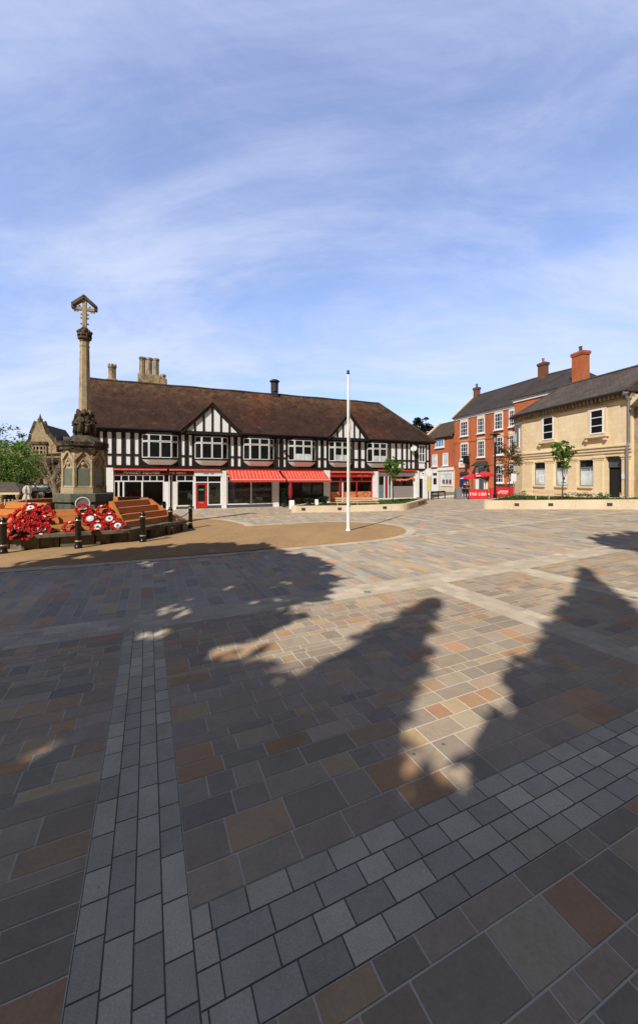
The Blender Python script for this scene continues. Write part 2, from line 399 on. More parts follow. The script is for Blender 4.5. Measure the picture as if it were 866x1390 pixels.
M['lilac'] = plain('lilac_dress_cloth', (.36, .26, .62), (.62, .56, .72), .9, 3, .1, stretch=(1, 1, .4))
M['tancloth'] = plain('tan_jacket_cloth', (.28, .16, .09), None, .9, 6, .1)
M['redcloth'] = plain('dark_red_dress_cloth', (.30, .02, .03), None, .9, 6, .1)
M['teal'] = plain('teal_frosted_film', (.16, .24, .25), (.12, .18, .19), .5, 3, 0)
M['blue'] = plain('royal_blue_paint', (.015, .03, .14), None, .5, 3, 0)
M['greensign'] = plain('green_card', (.02, .35, .12), None, .6, 3, 0)
M['orangefood'] = plain('warm_poster_print', (.58, .10, .05), (.60, .32, .13), .6, 4, 0, lo=.45, hi=.55)
M['frost'] = plain('grey_frosted_film', (.24, .22, .22), (.30, .26, .26), .5, 2, 0, stretch=(.2, .2, 6))
M['hill'] = plain('hazy_green_hill', (.07, .10, .06), (.05, .075, .05), .95, .1, .1)

# ------------------------------------------------------------------ lettering
def text_mb(s, F, s_mid, d, z_mid, height, width=None, depth=.012):
    cu = bpy.data.curves.new('lettering', 'FONT'); cu.body = s; cu.size = 1; cu.extrude = .5; cu.align_x = 'CENTER'; cu.align_y = 'CENTER'; cu.resolution_u = 2
    o = bpy.data.objects.new('lettering', cu); COL.objects.link(o)
    dg = bpy.context.evaluated_depsgraph_get(); me = bpy.data.meshes.new_from_object(o.evaluated_get(dg))
    mb = MB(); xs = [v.co.x for v in me.vertices]; ys = [v.co.y for v in me.vertices]
    sy = height / (max(ys) - min(ys)); sx = (width / (max(xs) - min(xs))) if width else sy
    mx, my = (max(xs) + min(xs)) / 2, (max(ys) + min(ys)) / 2
    mb.add([F.p(s_mid + (v.co.x - mx) * sx, d + (v.co.z + .5) * depth, z_mid + (v.co.y - my) * sy) for v in me.vertices], [tuple(p.vertices) for p in me.polygons])
    bpy.data.objects.remove(o); bpy.data.curves.remove(cu); bpy.data.meshes.remove(me)
    return mb
def marks_mb(F, s0, s1, d, z0, z1, n, rnd, gaps=()):       # worn lettering that can no longer be read
    mb = MB(); w = (s1 - s0) / n
    for i in range(n):
        if i in gaps: continue
        a = s0 + i * w; h = z1 - z0; t = w * .26
        k = rnd.randrange(4); b = a + w * .82
        if k != 3: mb.fbox(F, a, a + t, d, d + .008, z0, z1)
        if k in (0, 2): mb.fbox(F, b - t, b, d, d + .008, z0, z1)
        if k in (0, 1, 3): mb.fbox(F, a + t * 1.01, b - t * 1.01, d, d + .008, z1 - h * .22, z1)
        if k in (1, 2): mb.fbox(F, a + t * 1.01, b - t * 1.01, d, d + .008, z0 + h * .4, z0 + h * .6)
        if k in (1, 3): mb.fbox(F, a + t * 1.01, b - t * 1.01, d, d + .008, z0, z0 + h * .22)
        if k == 3: mb.fbox(F, a + w * .3, a + w * .3 + t, d, d + .008, z0 + h * .23, z1 - h * .23)
    return mb

# ------------------------------------------------------------------ windows
def window(F, s0, s1, z0, z1, d, par, cols=2, rows=2, fw=.09, bar=.035, fm='whitepaint', pm='glass', sill=None, sillm=None, name='window', deep=.10, rail=None):
    mb = MB()
    mb.fbox(F, s0, s0 + fw, d, d + deep, z0, z1); mb.fbox(F, s1 - fw, s1, d, d + deep, z0, z1)
    mb.fbox(F, s0 + fw, s1 - fw, d, d + deep - .003, z1 - fw, z1); mb.fbox(F, s0 + fw, s1 - fw, d, d + deep - .003, z0, z0 + fw)
    for i in range(1, cols):
        a = s0 + (s1 - s0) * i / cols; mb.fbox(F, a - bar / 2, a + bar / 2, d + .01, d + deep - .02, z0 + fw, z1 - fw)
    for j in range(1, rows):
        a = z0 + (z1 - z0) * j / rows; w = bar * (1.6 if rail == j else 1)
        mb.fbox(F, s0 + fw, s1 - fw, d + .012, d + deep - .025, a - w / 2, a + w / 2)
    f = mb.build(name, M[fm], par)
    MB().quad(F.p(s0 + fw * .5, d + .03, z0 + fw * .5), F.p(s1 - fw * .5, d + .03, z0 + fw * .5), F.p(s1 - fw * .5, d + .03, z1 - fw * .5), F.p(s0 + fw * .5, d + .03, z1 - fw * .5)).build('pane', M[pm], f)
    if sill:
        MB().fbox(F, s0 - .1, s1 + .1, d, d + sill, z0 - .13, z0 - .004).build('sill', M[sillm or 'whitepaint'], f)
    return f

def skin_body(verts, edges, radii, subdiv=2):
    me = bpy.data.meshes.new('body'); me.from_pydata(verts, edges, [])
    o = bpy.data.objects.new('body', me); COL.objects.link(o)
    md = o.modifiers.new('skin', 'SKIN'); md.use_smooth_shade = True
    if not me.skin_vertices: me.attributes  # the modifier adds the layer
    if not me.skin_vertices:
        bm = bmesh.new(); bm.from_mesh(me); bm.verts.layers.skin.verify(); bm.to_mesh(me); bm.free()
    for i, r in enumerate(radii):
        me.skin_vertices[0].data[i].radius = (r, r) if not hasattr(r, '__len__') else r
    me.skin_vertices[0].data[0].use_root = True
    s = o.modifiers.new('sub', 'SUBSURF'); s.levels = subdiv; s.render_levels = subdiv
    dg = bpy.context.evaluated_depsgraph_get(); out = bpy.data.meshes.new_from_object(o.evaluated_get(dg))
    bpy.data.objects.remove(o); bpy.data.meshes.remove(me)
    return out
def figure_joints(arm_l=((.24, 0, 1.18), (.25, -.1, .95)), arm_r=((-.24, 0, 1.18), (-.25, -.1, .95)), step=.06):
    V = [(0, 0, .95), (0, 0, 1.12), (0, .0, 1.30), (0, 0, 1.42), (0, -.01, 1.50), (0, -.02, 1.60), (0, -.02, 1.69),
         (.10, 0, .90), (.11, -.02 - step, .50), (.11, .02 - step, .10), (.12, -.14 - step, .04),
         (-.10, 0, .90), (-.11, -.02 + step, .50), (-.11, .02 + step, .10), (-.12, -.14 + step, .04),
         (.18, 0, 1.38), arm_l[0], arm_l[1], (-.18, 0, 1.38), arm_r[0], arm_r[1]]
    E = [(0, 1), (1, 2), (2, 3), (3, 4), (4, 5), (5, 6), (0, 7), (7, 8), (8, 9), (9, 10), (0, 11), (11, 12), (12, 13), (13, 14), (3, 15), (15, 16), (16, 17), (3, 18), (18, 19), (19, 20)]
    R = [(.15, .11), (.14, .10), (.16, .11), (.10, .08), .055, .095, .07, .095, .06, .042, .035, .095, .06, .042, .035, .065, .045, .035, .065, .045, .035]
    return V, E, R
# ================================================================== SKY AND SUN
SUN_AZ = radians(30); SUN_EL = radians(42)         # shadows run away from the camera, 30 degrees to the right
w = bpy.data.worlds.new('World'); SC.world = w; w.use_nodes = True
nt = w.node_tree; bg = nt.nodes['Background']
sky = nt.nodes.new('ShaderNodeTexSky'); sky.sky_type = 'NISHITA'; sky.sun_disc = False
sky.sun_elevation = SUN_EL; sky.sun_rotation = radians(180) + SUN_AZ
sky.air_density = 1.0; sky.dust_density = .6; sky.ozone_density = 2.2; sky.altitude = 50
tc = nt.nodes.new('ShaderNodeTexCoord'); sx = nt.nodes.new('ShaderNodeSeparateXYZ'); L(nt, tc.outputs['Generated'], sx.inputs[0])
def mth(op, a, b_):
    n = nt.nodes.new('ShaderNodeMath'); n.operation = op
    for i, v in ((0, a), (1, b_)):
        if isinstance(v, (int, float)): n.inputs[i].default_value = v
        else: L(nt, v, n.inputs[i])
    return n.outputs[0]
zc = mth('ADD', mth('MAXIMUM', sx.outputs[2], 0.0), .22)
cb = nt.nodes.new('ShaderNodeCombineXYZ'); L(nt, mth('DIVIDE', sx.outputs[0], zc), cb.inputs[0]); L(nt, mth('DIVIDE', sx.outputs[1], zc), cb.inputs[1])
mp = nt.nodes.new('ShaderNodeMapping'); mp.inputs['Rotation'].default_value = (0, 0, radians(-24)); mp.inputs['Scale'].default_value = (.55, 1.25, 1); mp.inputs['Location'].default_value = (3.1, 1.7, 0); L(nt, cb.outputs[0], mp.inputs[0])
n1 = noise(nt, mp.outputs[0], 1.05, 9, .62, .7)
n2 = noise(nt, mp.outputs[0], 4.2, 9, .68, 1.1)
cl = mth('ADD', mth('MULTIPLY', n1, .80), mth('MULTIPLY', n2, .20))
cm = nt.nodes.new('ShaderNodeMapRange'); cm.interpolation_type = 'SMOOTHSTEP'
cm.inputs[1].default_value = .34; cm.inputs[2].default_value = .67; cm.inputs[3].default_value = .15; cm.inputs[4].default_value = .82; L(nt, cl, cm.inputs[0])
lowz = nt.nodes.new('ShaderNodeMapRange'); lowz.inputs[1].default_value = 0.0; lowz.inputs[2].default_value = .38; L(nt, sx.outputs[2], lowz.inputs[0])
base = mixc(nt, 1.0, sky.outputs[0], mixc(nt, lowz.outputs[0], (1.02, 1.02, 1.30), (1.98, 1.97, 2.26)), 'MULTIPLY')
hz = nt.nodes.new('ShaderNodeMapRange'); hz.inputs[1].default_value = 0.0; hz.inputs[2].default_value = .85; L(nt, sx.outputs[2], hz.inputs[0])
ccol = mixc(nt, hz.outputs[0], (7.2, 7.8, 9.0), (5.6, 6.25, 9.0))
full = mixc(nt, cm.outputs[0], base, ccol)
# bright clouded sky kept to the north; elsewhere dimmed to deepen the shade
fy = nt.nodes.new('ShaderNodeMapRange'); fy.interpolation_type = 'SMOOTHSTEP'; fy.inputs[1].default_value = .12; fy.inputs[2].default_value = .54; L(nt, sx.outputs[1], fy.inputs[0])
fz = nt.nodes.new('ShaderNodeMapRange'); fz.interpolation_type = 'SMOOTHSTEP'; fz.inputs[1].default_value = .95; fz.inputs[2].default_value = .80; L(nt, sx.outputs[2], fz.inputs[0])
clear = mixc(nt, 1.0, sky.outputs[0], (.24, .18, .13), 'MULTIPLY')  # darkened sky colour outside the view, lowers the ambient light
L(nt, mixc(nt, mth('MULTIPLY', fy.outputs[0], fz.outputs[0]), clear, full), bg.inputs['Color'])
bg.inputs['Strength'].default_value = .115
sl = bpy.data.lights.new('sun', 'SUN'); sl.energy = 5.0; sl.angle = radians(.53); sl.color = (1, .945, .86)
so = bpy.data.objects.new('sun', sl); COL.objects.link(so)
sdir = Vector((sin(SUN_AZ) * cos(SUN_EL), cos(SUN_AZ) * cos(SUN_EL), -sin(SUN_EL)))
so.rotation_euler = sdir.to_track_quat('-Z', 'Y').to_euler(); so.location = (-20, -30, 40)
SHIFT = Vector((sin(SUN_AZ), cos(SUN_AZ), 0)) / tan(SUN_EL)      # shadow of a point at height 1

# ================================================================== CAMERA
cd = bpy.data.cameras.new('camera'); co = bpy.data.objects.new('camera', cd); COL.objects.link(co); SC.camera = co
co.location = (0, 0, EYE); co.rotation_euler = (pi / 2, 0, 0)
cd.sensor_fit = 'VERTICAL'; cd.sensor_height = 36; cd.lens = FOC / 1390 * 36; cd.shift_y = -45 / 1390
cd.clip_start = .05; cd.clip_end = 3000
SC.view_settings.view_transform = 'Standard'; SC.view_settings.look = 'None'; SC.view_settings.exposure = 0
SC.render.engine = 'CYCLES'; SC.cycles.max_bounces = 6; SC.cycles.transparent_max_bounces = 12

# ================================================================== GROUND AND PAVING
def sheet(xs, ys, dz):
    mb = MB(); nx = len(xs); vs = [(x, y, zg(x) + dz) for y in ys for x in xs]
    mb.add(vs, [(j * nx + i, j * nx + i + 1, (j + 1) * nx + i + 1, (j + 1) * nx + i) for j in range(len(ys) - 1) for i in range(nx - 1)])
    return mb
xs = [-900, -300, -120, -60] + list(range(-40, 41)) + [60, 120, 300, 900]
ys = [-600, -200, -60] + list(range(-30, 91, 2)) + [120, 200, 400, 900]
kind(sheet(xs, ys, -.02).build('ground', M['ground']), 'structure')
TH = radians(24); UU = Vector((cos(TH), sin(TH), 0)); VV = Vector((-sin(TH), cos(TH), 0))
def W(u, v, dz=0.0):
    q = UU * u + VV * v; return Vector((q.x, q.y, zg(q.x) + dz))
def to_uv(p): return p.x * cos(TH) + p.y * sin(TH), -p.x * sin(TH) + p.y * cos(TH)
# mortar bed under the slabs
mb = MB()
us = [-26 + i for i in range(66)]; vs_ = [-9 + i for i in range(46)]
n_ = len(us)
mb.add([W(u, v, 0.0) for v in vs_ for u in us], [(j * n_ + i, j * n_ + i + 1, (j + 1) * n_ + i + 1, (j + 1) * n_ + i) for j in range(len(vs_) - 1) for i in range(n_ - 1)])
kind(mb.build('paving_bed', M['mortar']), 'structure')

MEM = Vector((-10.75, 17.6, 0)); MU, MV = to_uv(MEM)
TONGUE = (8.0, 16.45, 3.45)                         # rounded end of the tan path: centre u, v, radius
def in_tan(u, v, grow=0.0):
    if (u - MU) ** 2 + (v - MV) ** 2 < (7.35 + grow) ** 2: return True
    cu, cv, r = TONGUE
    if u < cu and MU < u and abs(v - cv) < r + grow: return True
    return (u - cu) ** 2 + (v - cv) ** 2 < (r + grow) ** 2
PAL = [((.235, .225, .215), 24), ((.275, .26, .24), 28), ((.31, .29, .262), 16), ((.335, .265, .19), 11), ((.33, .222, .145), 9), ((.205, .20, .195), 9), ((.37, .31, .225), 7), ((.27, .242, .215), 12)]
PW = [p for c, p in PAL for _ in range(p)]
PC = [((c[0] * .85 + .04) * 1.90, (c[1] * .85 + .038) * 1.72, (c[2] * .85 + .034) * 1.46) for c, p in PAL for _ in range(p)]
rs = random.Random(11)
def tint(r=rs, k=.12):
    c = r.choice(PC); q = 1 + r.uniform(-k, k); return (c[0] * q, c[1] * q * r.uniform(.97, 1.03), c[2] * q * r.uniform(.96, 1.04), 1)
slab = MB(); slab_c = []
def in_view(u, v):
    q = UU * u + VV * v; return q.y > -4.5 and abs(q.x) < .84 * max(q.y, 0) + 7
def put(mb, cols, u0, u1, v0, v1, gap, dz, c):
    g = gap / 2
    t = rs.uniform(-.0003, .0003)
    mb.quad(W(u0 + g, v0 + g, dz + t), W(u1 - g, v0 + g, dz - t), W(u1 - g, v1 - g, dz + t), W(u0 + g, v1 - g, dz - t)); cols.append(c)
def course_u(u0, u1, v0, v1, big):
    u = u0
    while u < u1 - .02:
        l = rs.choice([.18, .22, .27, .32, .38, .44, .5]) * (1.0 if big else 1.0)
        l = max(l, (v1 - v0) * .95)
        if u1 - (u + l) < .22: l = u1 - u
        um = u + l / 2; vm = (v0 + v1) / 2
        if in_view(um, vm) and not in_tan(um, vm, -.5): put(slab, slab_c, u, u + l, v0, v1, .013, .0022, tuple(x * q for x, q in zip(tint(), (.88, .81, .73, 1))))
        u += l
def course_v(v0, v1, u0, u1):
    v = v0
    while v < v1 - .02:
        l = rs.choice([.3, .4, .5, .6, .72, .85])
        if v1 - (v + l) < .3: l = v1 - v
        um = (u0 + u1) / 2; vm = v + l / 2
        if in_view(um, vm) and not in_tan(um, vm, -.6): put(slab, slab_c, u0, u1, v, v + l, .014, .0022, tint())
        v += l
def rows(v0, v1, segs):
    v = v0
    while v < v1 - .01:
        h = rs.choice([.11, .14, .17, .2, .2, .23, .26, .3])
        if v1 - (v + h) < .10: h = v1 - v
        for a, b_ in segs: course_u(a, b_, v, v + h, h > .4)
        v += h
B1 = (-.36, .22); B2 = (1.69, 2.31); B3 = (6.95, 7.75); B4 = (5.72, 6.34); B5 = (8.5, 9.1)
rows(-6, B2[0], [(-16, B1[0]), (B1[1], 14)])
rows(B2[1], B3[0], [(B1[1], B4[0]), (B4[1], B5[0]), (B5[1], 18)])
rows(B2[0], B3[0], [(-16, B1[0])])
def cols_(u0, u1, v0, v1):
    u = u0
    while u < u1:
        wd = rs.choice([.15, .18, .22, .26, .3]); course_v(v0, v1, u, u + wd); u += wd
cols_(-18, 27, B3[1], 12.92); cols_(-18, 34, 13.24, 33)
kind(slab.build('paving', M['slab'], colors=slab_c), 'structure')
# granite sett bands
BAND = [(.64, .55, .42), (.68, .585, .45), (.73, .62, .47), (.59, .51, .40), (.76, .64, .48)]
BLIT = [(.68, .565, .42), (.72, .60, .45), (.64, .54, .40), (.70, .58, .43)]
def band(name, u0, u1, v0, v1, along, nrow, lens, pal, joint, gap=.009, hi=False):
    bed = MB(); m_ = 20; zb = .0045 if hi else .0012
    if along == 'u':
        for i in range(m_):
            a, b_ = u0 + (u1 - u0) * i / m_, u0 + (u1 - u0) * (i + 1) / m_; bed.quad(W(a, v0, zb), W(b_, v0, zb), W(b_, v1, zb), W(a, v1, zb))
    else:
        for i in range(m_):
            a, b_ = v0 + (v1 - v0) * i / m_, v0 + (v1 - v0) * (i + 1) / m_; bed.quad(W(u0, a, zb), W(u1, a, zb), W(u1, b_, zb), W(u0, b_, zb))
    root = kind(bed.build(name, M[joint]), 'structure')
    mb = MB(); cs = []
    for r in range(nrow):
        a, e = (u0, u1) if along == 'u' else (v0, v1); c0, c1 = (v0, v1) if along == 'u' else (u0, u1)
        x0, x1 = c0 + (c1 - c0) * r / nrow, c0 + (c1 - c0) * (r + 1) / nrow
        p = a - rs.uniform(0, lens[0]); 
        while p < e:
            l = rs.uniform(*lens); q0, q1 = max(p, a), min(p + l, e)
            if q1 - q0 > .03:
                c = rs.choice(pal); k = rs.uniform(.86, 1.14); c = (c[0] * k, c[1] * k, c[2] * k, 1)
                mid = ((q0 + q1) / 2, (x0 + x1) / 2) if along == 'u' else ((x0 + x1) / 2, (q0 + q1) / 2)
                if in_view(*mid):
                    if along == 'u': put(mb, cs, q0, q1, x0, x1, gap, zb + .0018, c)
                    else: put(mb, cs, x0, x1, q0, q1, gap, zb + .0018, c)
            p += l
    kind(mb.build('sett_course', M['sett'], root, colors=cs), 'structure')
band('sett_band', B1[0], B1[1], -5, B3[0], 'v', 4, (.2, .32), BAND, 'darkjoint')
band('sett_band', B1[1], 15, B2[0], B2[1], 'u', 4, (.2, .3), BAND, 'darkjoint')
band('sett_band', -17, 18, B3[0], B3[1], 'u', 4, (.28, .42), BLIT, 'mortar', .008)
band('sett_band', B4[0], B4[1], B2[1], B3[0], 'v', 3, (.25, .4), BLIT, 'mortar', .008)
band('sett_band', B5[0], B5[1], B2[1], B3[0], 'v', 3, (.25, .4), BLIT, 'mortar', .008)
band('sett_band', -17, 27, 12.92, 13.24, 'u', 1, (.4, .7), BLIT, 'mortar', .008)
band('sett_band', 12.6, 34, 19.55, 19.85, 'u', 1, (.4, .7), BLIT, 'mortar', .008, True)
band('sett_band', 14.0, 14.3, 13.24, 19.5, 'v', 1, (.4, .7), BLIT, 'mortar', .008, True)
# tan bound-gravel path round the memorial, with a stone border
cu, cv, cr = TONGUE
def outline(g):
    pts = []; r = 7.35 + g; rr = cr + g
    # near straight edge from the memorial circle to the rounded end
    n = 40
    a_t = math.asin((cv + rr - MV) / r)
    for i in range(14): pts.append((MU + (cu - MU) * i / 14, cv - rr + (0 if i else 0)))
    for i in range(n + 1):
        a = -pi / 2 + pi * i / n; pts.append((cu + rr * cos(a), cv + rr * sin(a)))
    ue = MU + r * cos(a_t)
    for i in range(1, 10): pts.append((cu + (ue - cu) * i / 10, cv + rr))
    for i in range(n + 1):
        a = a_t + (2 * pi - pi / 2 - a_t) * i / n; pts.append((MU + r * cos(a), MV + r * sin(a)))
    return pts
inner = outline(0.0); outer = outline(.42)
def fan_sheet(pts, dz):
    mb = MB(); vs = [W(MU, MV, dz)] + [W(u, v, dz) for u, v in pts]; n = len(pts)
    return mb
import mathutils
def filled(pts, dz):
    tri = mathutils.geometry.tessellate_polygon([[Vector((u, v, 0)) for u, v in pts]])
    mb = MB(); mb.add([W(u, v, dz) for u, v in pts], [tuple(t) for t in tri])
    for i, f in enumerate(mb.f):
        a, b_, c = (mb.v[k] for k in f)
        if (b_ - a).cross(c - a).z < 0: mb.f[i] = tuple(reversed(f))
    return mb
kind(filled(inner, .009).build('path', M['resin']), 'structure')
mb = MB(); cs = []; n = len(inner)
for i in range(n):
    j = (i + 1) % n
    p = [W(*inner[i], .011), W(*inner[j], .011), W(*outer[j], .011), W(*outer[i], .011)]
    if (p[1] - p[0]).length < .01: continue
    if (p[1] - p[0]).cross(p[3] - p[0]).z < 0: p.reverse()
    mb.poly(p); c = rs.choice(BLIT); k = rs.uniform(.92, 1.1); cs.append((c[0] * k, c[1] * k, c[2] * k, 1))
kind(mb.build('path_border', M['sett'], colors=cs), 'structure')

# ================================================================== WAR MEMORIAL
def oct_pts(ap, deg0=-62.0, c=MEM):
    R = ap / cos(pi / 8); return [(c.x + R * cos(radians(deg0 + 22.5 + 45 * k)), c.y + R * sin(radians(deg0 + 22.5 + 45 * k))) for k in range(8)]
OF = -62.0
def facefr(k, ap):     # frame on octagon face k (0 = front): s along the face centred, d outwards
    a = radians(OF + 45 * k); q = MEM + Vector((cos(a), sin(a), 0)) * ap
    return Fr(q.x, q.y, OF + 45 * k + 90)
kb = thing('ring_wall', 'low octagonal stone ring wall with dark coping round the war memorial', 'wall', tuple(MEM))
mb = MB()
for k in range(8):
    F = facefr(k, 4.0); hw = 4.0 * tan(pi / 8)
    for i in range(6):
        a = -hw + 2 * hw * i / 6; b_ = a + 2 * hw / 6
        if i % 2 == 0: mb.fbox(F, a + .05, b_ - .02, -.35, .05, -.05, .42)
        else: mb.fbox(F, a, b_, -.35, -.03, -.05, .42)
mb.build('walling', M['kerbstone'], kb)
MB().prism(oct_pts(4.22), .42, .56).build('coping', M['kerbstone'], kb, bevel=.02)
# tiered timber stand for the wreaths
ts = thing('tiered_stand', 'orange stained timber tiers stepping up round the war memorial', 'stand', (MEM.x, MEM.y, .56))
def tier_a(i): return 3.8 - .36 * i
for k in range(8):
    F0 = facefr(k, 0.0)
    for i in range(4):
        if k == 0 and i == 3: continue
        a0 = tier_a(i); z0 = .56 + .25 * i; hw = a0 * tan(pi / 8); hw2 = (a0 - .10) * tan(pi / 8)
        a1 = tier_a(i + 1)
        mb = MB()
        hb = hw - .06; ht = hw2 - .06; hi_ = (a1 + .03) * tan(pi / 8) - .06
        P = [F0.p(-hb, a0, z0 + .012), F0.p(hb, a0, z0 + .012), F0.p(hi_, a1 - .02, z0 + .012), F0.p(-hi_, a1 - .02, z0 + .012),
             F0.p(-ht, a0 - .06, z0 + .245), F0.p(ht, a0 - .06, z0 + .245), F0.p(hi_, a1 - .02, z0 + .245), F0.p(-hi_, a1 - .02, z0 + .245)]
        mb.hexa(P); mb.build('board', M['woodorange'], ts, bevel=.008)
    # sloping corner board
    a = radians(OF + 45 * k + 22.5); d = Vector((cos(a), sin(a), 0)); t = Vector((-sin(a), cos(a), 0)) * .055
    R0 = 3.86 / cos(pi / 8); R1 = (tier_a(3) - .02) / cos(pi / 8)
    q0 = MEM + d * R0; q1 = MEM + d * R1
    zt = 1.58
    MB().hexa([q0 - t + Vector((0, 0, .565)), q0 + t + Vector((0, 0, .565)), q1 + t + Vector((0, 0, .565)), q1 - t + Vector((0, 0, .565)),
               q0 - t + Vector((0, 0, .60)) - d * .02, q0 + t + Vector((0, 0, .60)) - d * .02, q1 + t + Vector((0, 0, zt)), q1 - t + Vector((0, 0, zt))]).build('corner_board', M['woodorange'], ts)

wm = thing('war_memorial', 'tall weathered stone war memorial cross on an octagonal pedestal with carved figures', 'memorial', (MEM.x, MEM.y, 0))
MB().prism(oct_pts(1.08), 0, 1.47).build('base_block', M['greenstone'], wm)
MB().prism(oct_pts(1.16), 1.475, 1.86).build('step', M['greenstone'], wm, bevel=.03)
mb = MB(); mb.prism(oct_pts(.88), 1.86, 2.12); mb.prism(oct_pts(.79), 2.122, 3.85)
mb.build('pedestal', M['memstone'], wm)
for k in range(8):
    F = facefr(k, .79); hw = .79 * tan(pi / 8)
    mb = MB()                                   # gabled tracery frame round each panel
    for s in (-1, 1):
        mb.fbox(F, s * hw - .07 if s > 0 else -hw, s * hw if s > 0 else -hw + .07, 0, .055, 2.13, 3.42)
        a = F.p(s * hw * .98, .035, 3.36); b_ = F.p(s * .005, .035, 3.74); mb.bar(a, b_, .085, .10, F.m)
        mb.bar(F.p(s * .25, .02, 2.98), F.p(s * .10, .02, 3.26), .05, .06, F.m)
        mb.bar(F.p(s * .10, .02, 3.26), F.p(0, .02, 3.40), .05, .06, F.m)
    mb.fbox(F, -.29, .29, 0, .03, 2.13, 2.2)
    mb.blob(F.p(0, .01, 3.15), (.09, .09, .09), 8, 5)
    mb.build('tracery', M['memstone'], wm)
    MB().fbox(F, -.215, .215, .002, .016, 2.22, 2.96).build('name_panel', M['bronze'], wm)
for k in range(8):                               # corner buttress shafts
    a = radians(OF + 22.5 + 45 * k); q = MEM + Vector((cos(a), sin(a), 0)) * (.79 / cos(pi / 8))
    MB().lathe((q.x, q.y, 0), [(.10, 2.125), (.085, 2.2), (.075, 3.2), (.10, 3.3), (.05, 3.5), (.0, 3.62)], 6).build('buttress', M['memstone'], wm)
mb = MB(); mb.prism(oct_pts(.91), 3.85, 3.96); mb.prism(oct_pts(.97), 3.962, 4.05)
rr = random.Random(3)
for k in range(8):
    F = facefr(k, .91); hw = .91 * tan(pi / 8)
    for i in range(5):
        s = -hw + 2 * hw * (i + .5) / 5; mb.fbox(F, s - .06, s + .06, -.08, .035 + rr.uniform(0, .03), 4.052, 4.13 + rr.uniform(0, .05))
    mb.fbox(F, -.35, .35, -.12, .05, 3.80, 3.846)
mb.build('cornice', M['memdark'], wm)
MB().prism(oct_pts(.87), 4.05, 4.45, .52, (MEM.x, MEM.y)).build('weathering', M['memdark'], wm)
# shaft
mb = MB(); mb.prism(oct_pts(.30), 4.40, 4.75, .84, (MEM.x, MEM.y)); mb.prism(oct_pts(.25), 4.75, 8.55, .74, (MEM.x, MEM.y)); mb.prism(oct_pts(.20), 8.552, 8.60); mb.prism(oct_pts(.178), 8.602, 8.80)
mb.build('shaft', M['memstone'], wm)
mb = MB()
for z0, z1, a in ((8.78, 8.90, .20), (8.902, 8.99, .27), (8.992, 9.06, .22), (9.062, 9.16, .285), (9.162, 9.26, .24)): mb.prism(oct_pts(a), z0, z1)
for k in range(8):
    F = facefr(k, .235); mb.blob(F.p(0, .03, 9.22), (.07, .07, .09), 6, 4); mb.blob(F.p(.10, .02, 9.03), (.05, .05, .05), 6, 4)
mb.prism(oct_pts(.22), 9.262, 9.42, .6, (MEM.x, MEM.y))
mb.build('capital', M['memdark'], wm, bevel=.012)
CF = Fr(MEM.x, MEM.y, 20)
mb = MB()
mb.fbox(CF, -.085, .085, -.075, .075, 9.40, 10.72); mb.fbox(CF, -.42, -.0855, -.065, .065, 10.22, 10.36); mb.fbox(CF, .0855, .42, -.065, .065, 10.22, 10.36)
for z in (9.62, 9.88, 10.05):
    for s in (-1, 1): mb.blob(CF.p(s * .13, 0, z), (.06, .05, .05), 6, 4)
for s in (-1, 1): mb.blob(CF.p(s * .28, 0, 10.19), (.06, .05, .05), 6, 4); mb.blob(CF.p(s * .20, 0, 10.40), (.06, .05, .06), 6, 4); mb.blob(CF.p(s * .38, 0, 10.18), (.05, .05, .05), 6, 4)
mb.build('cross', M['memstone'], wm, bevel=.015)
mb = MB()                                        # little gabled roof over the cross
for s in (-1, 1):
    a = CF.p(0, 0, 10.84); b_ = CF.p(s * .48, 0, 10.42)
    mb.bar(a, b_, .30, .12, (0, 0, 1)); mb.bar(CF.p(s * .455, 0, 10.45), CF.p(s * .455, 0, 10.26), .10, .24, CF.m)
mb.bar(CF.p(0, -.17, 10.86), CF.p(0, .17, 10.86), .09, .07)
mb.build('cross_canopy', M['memdark'], wm)
def statue(k, h, arms, name='figure'):
    V, E, R = figure_joints(*arms)
    me = skin_body(V, E, [(r[0] * 1.35, r[1] * 1.35) if hasattr(r, '__len__') else r * 1.45 for r in R], 2)
    a = radians(OF + 22.5 + 45 * k); q = MEM + Vector((cos(a), sin(a), 0)) * .36
    rot = Matrix.Rotation(a + pi / 2, 4, 'Z'); mb = MB()
    mb.add([Vector((q.x, q.y, 4.34)) + (rot @ (v.co * (h / 1.75))) for v in me.vertices], [tuple(p.vertices) for p in me.polygons])
    # greatcoat skirt and helmet
    mb.lathe((q.x, q.y, 4.34), [(.20 * h / 1.75 * 1.2, .42 * h / 1.75), (.15 * h / 1.75 * 1.2, .95 * h / 1.75), (.16 * h / 1.75, 1.1 * h / 1.75)], 9)
    mb.lathe((q.x, q.y, 4.34), [(.15 * h / 1.75, 1.68 * h / 1.75), (.12 * h / 1.75, 1.74 * h / 1.75), (.03, 1.80 * h / 1.75)], 9)
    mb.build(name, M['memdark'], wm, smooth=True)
A = (((.26, -.10, 1.16), (.06, -.24, 1.10)), ((-.26, -.06, 1.16), (-.10, -.24, .95)))
for k in (-2, -1, 0, 1, 3, 5): statue(k, 1.12 if k % 2 else 1.0, A)
for k in (-1, 0, 1): 
    F = facefr(k, .26); mb = MB(); mb.prism([(F.p(-.13, .10, 0).x, F.p(-.13, .10, 0).y), (F.p(.13, .10, 0).x, F.p(.13, .10, 0).y), (F.p(.13, -.05, 0).x, F.p(.13, -.05, 0).y), (F.p(-.13, -.05, 0).x, F.p(-.13, -.05, 0).y)], 4.42, 5.5, .7)
    mb.blob(F.p(0, .06, 5.5), (.12, .1, .16), 7, 5, .2); mb.build('niche_block', M['memdark'], wm)

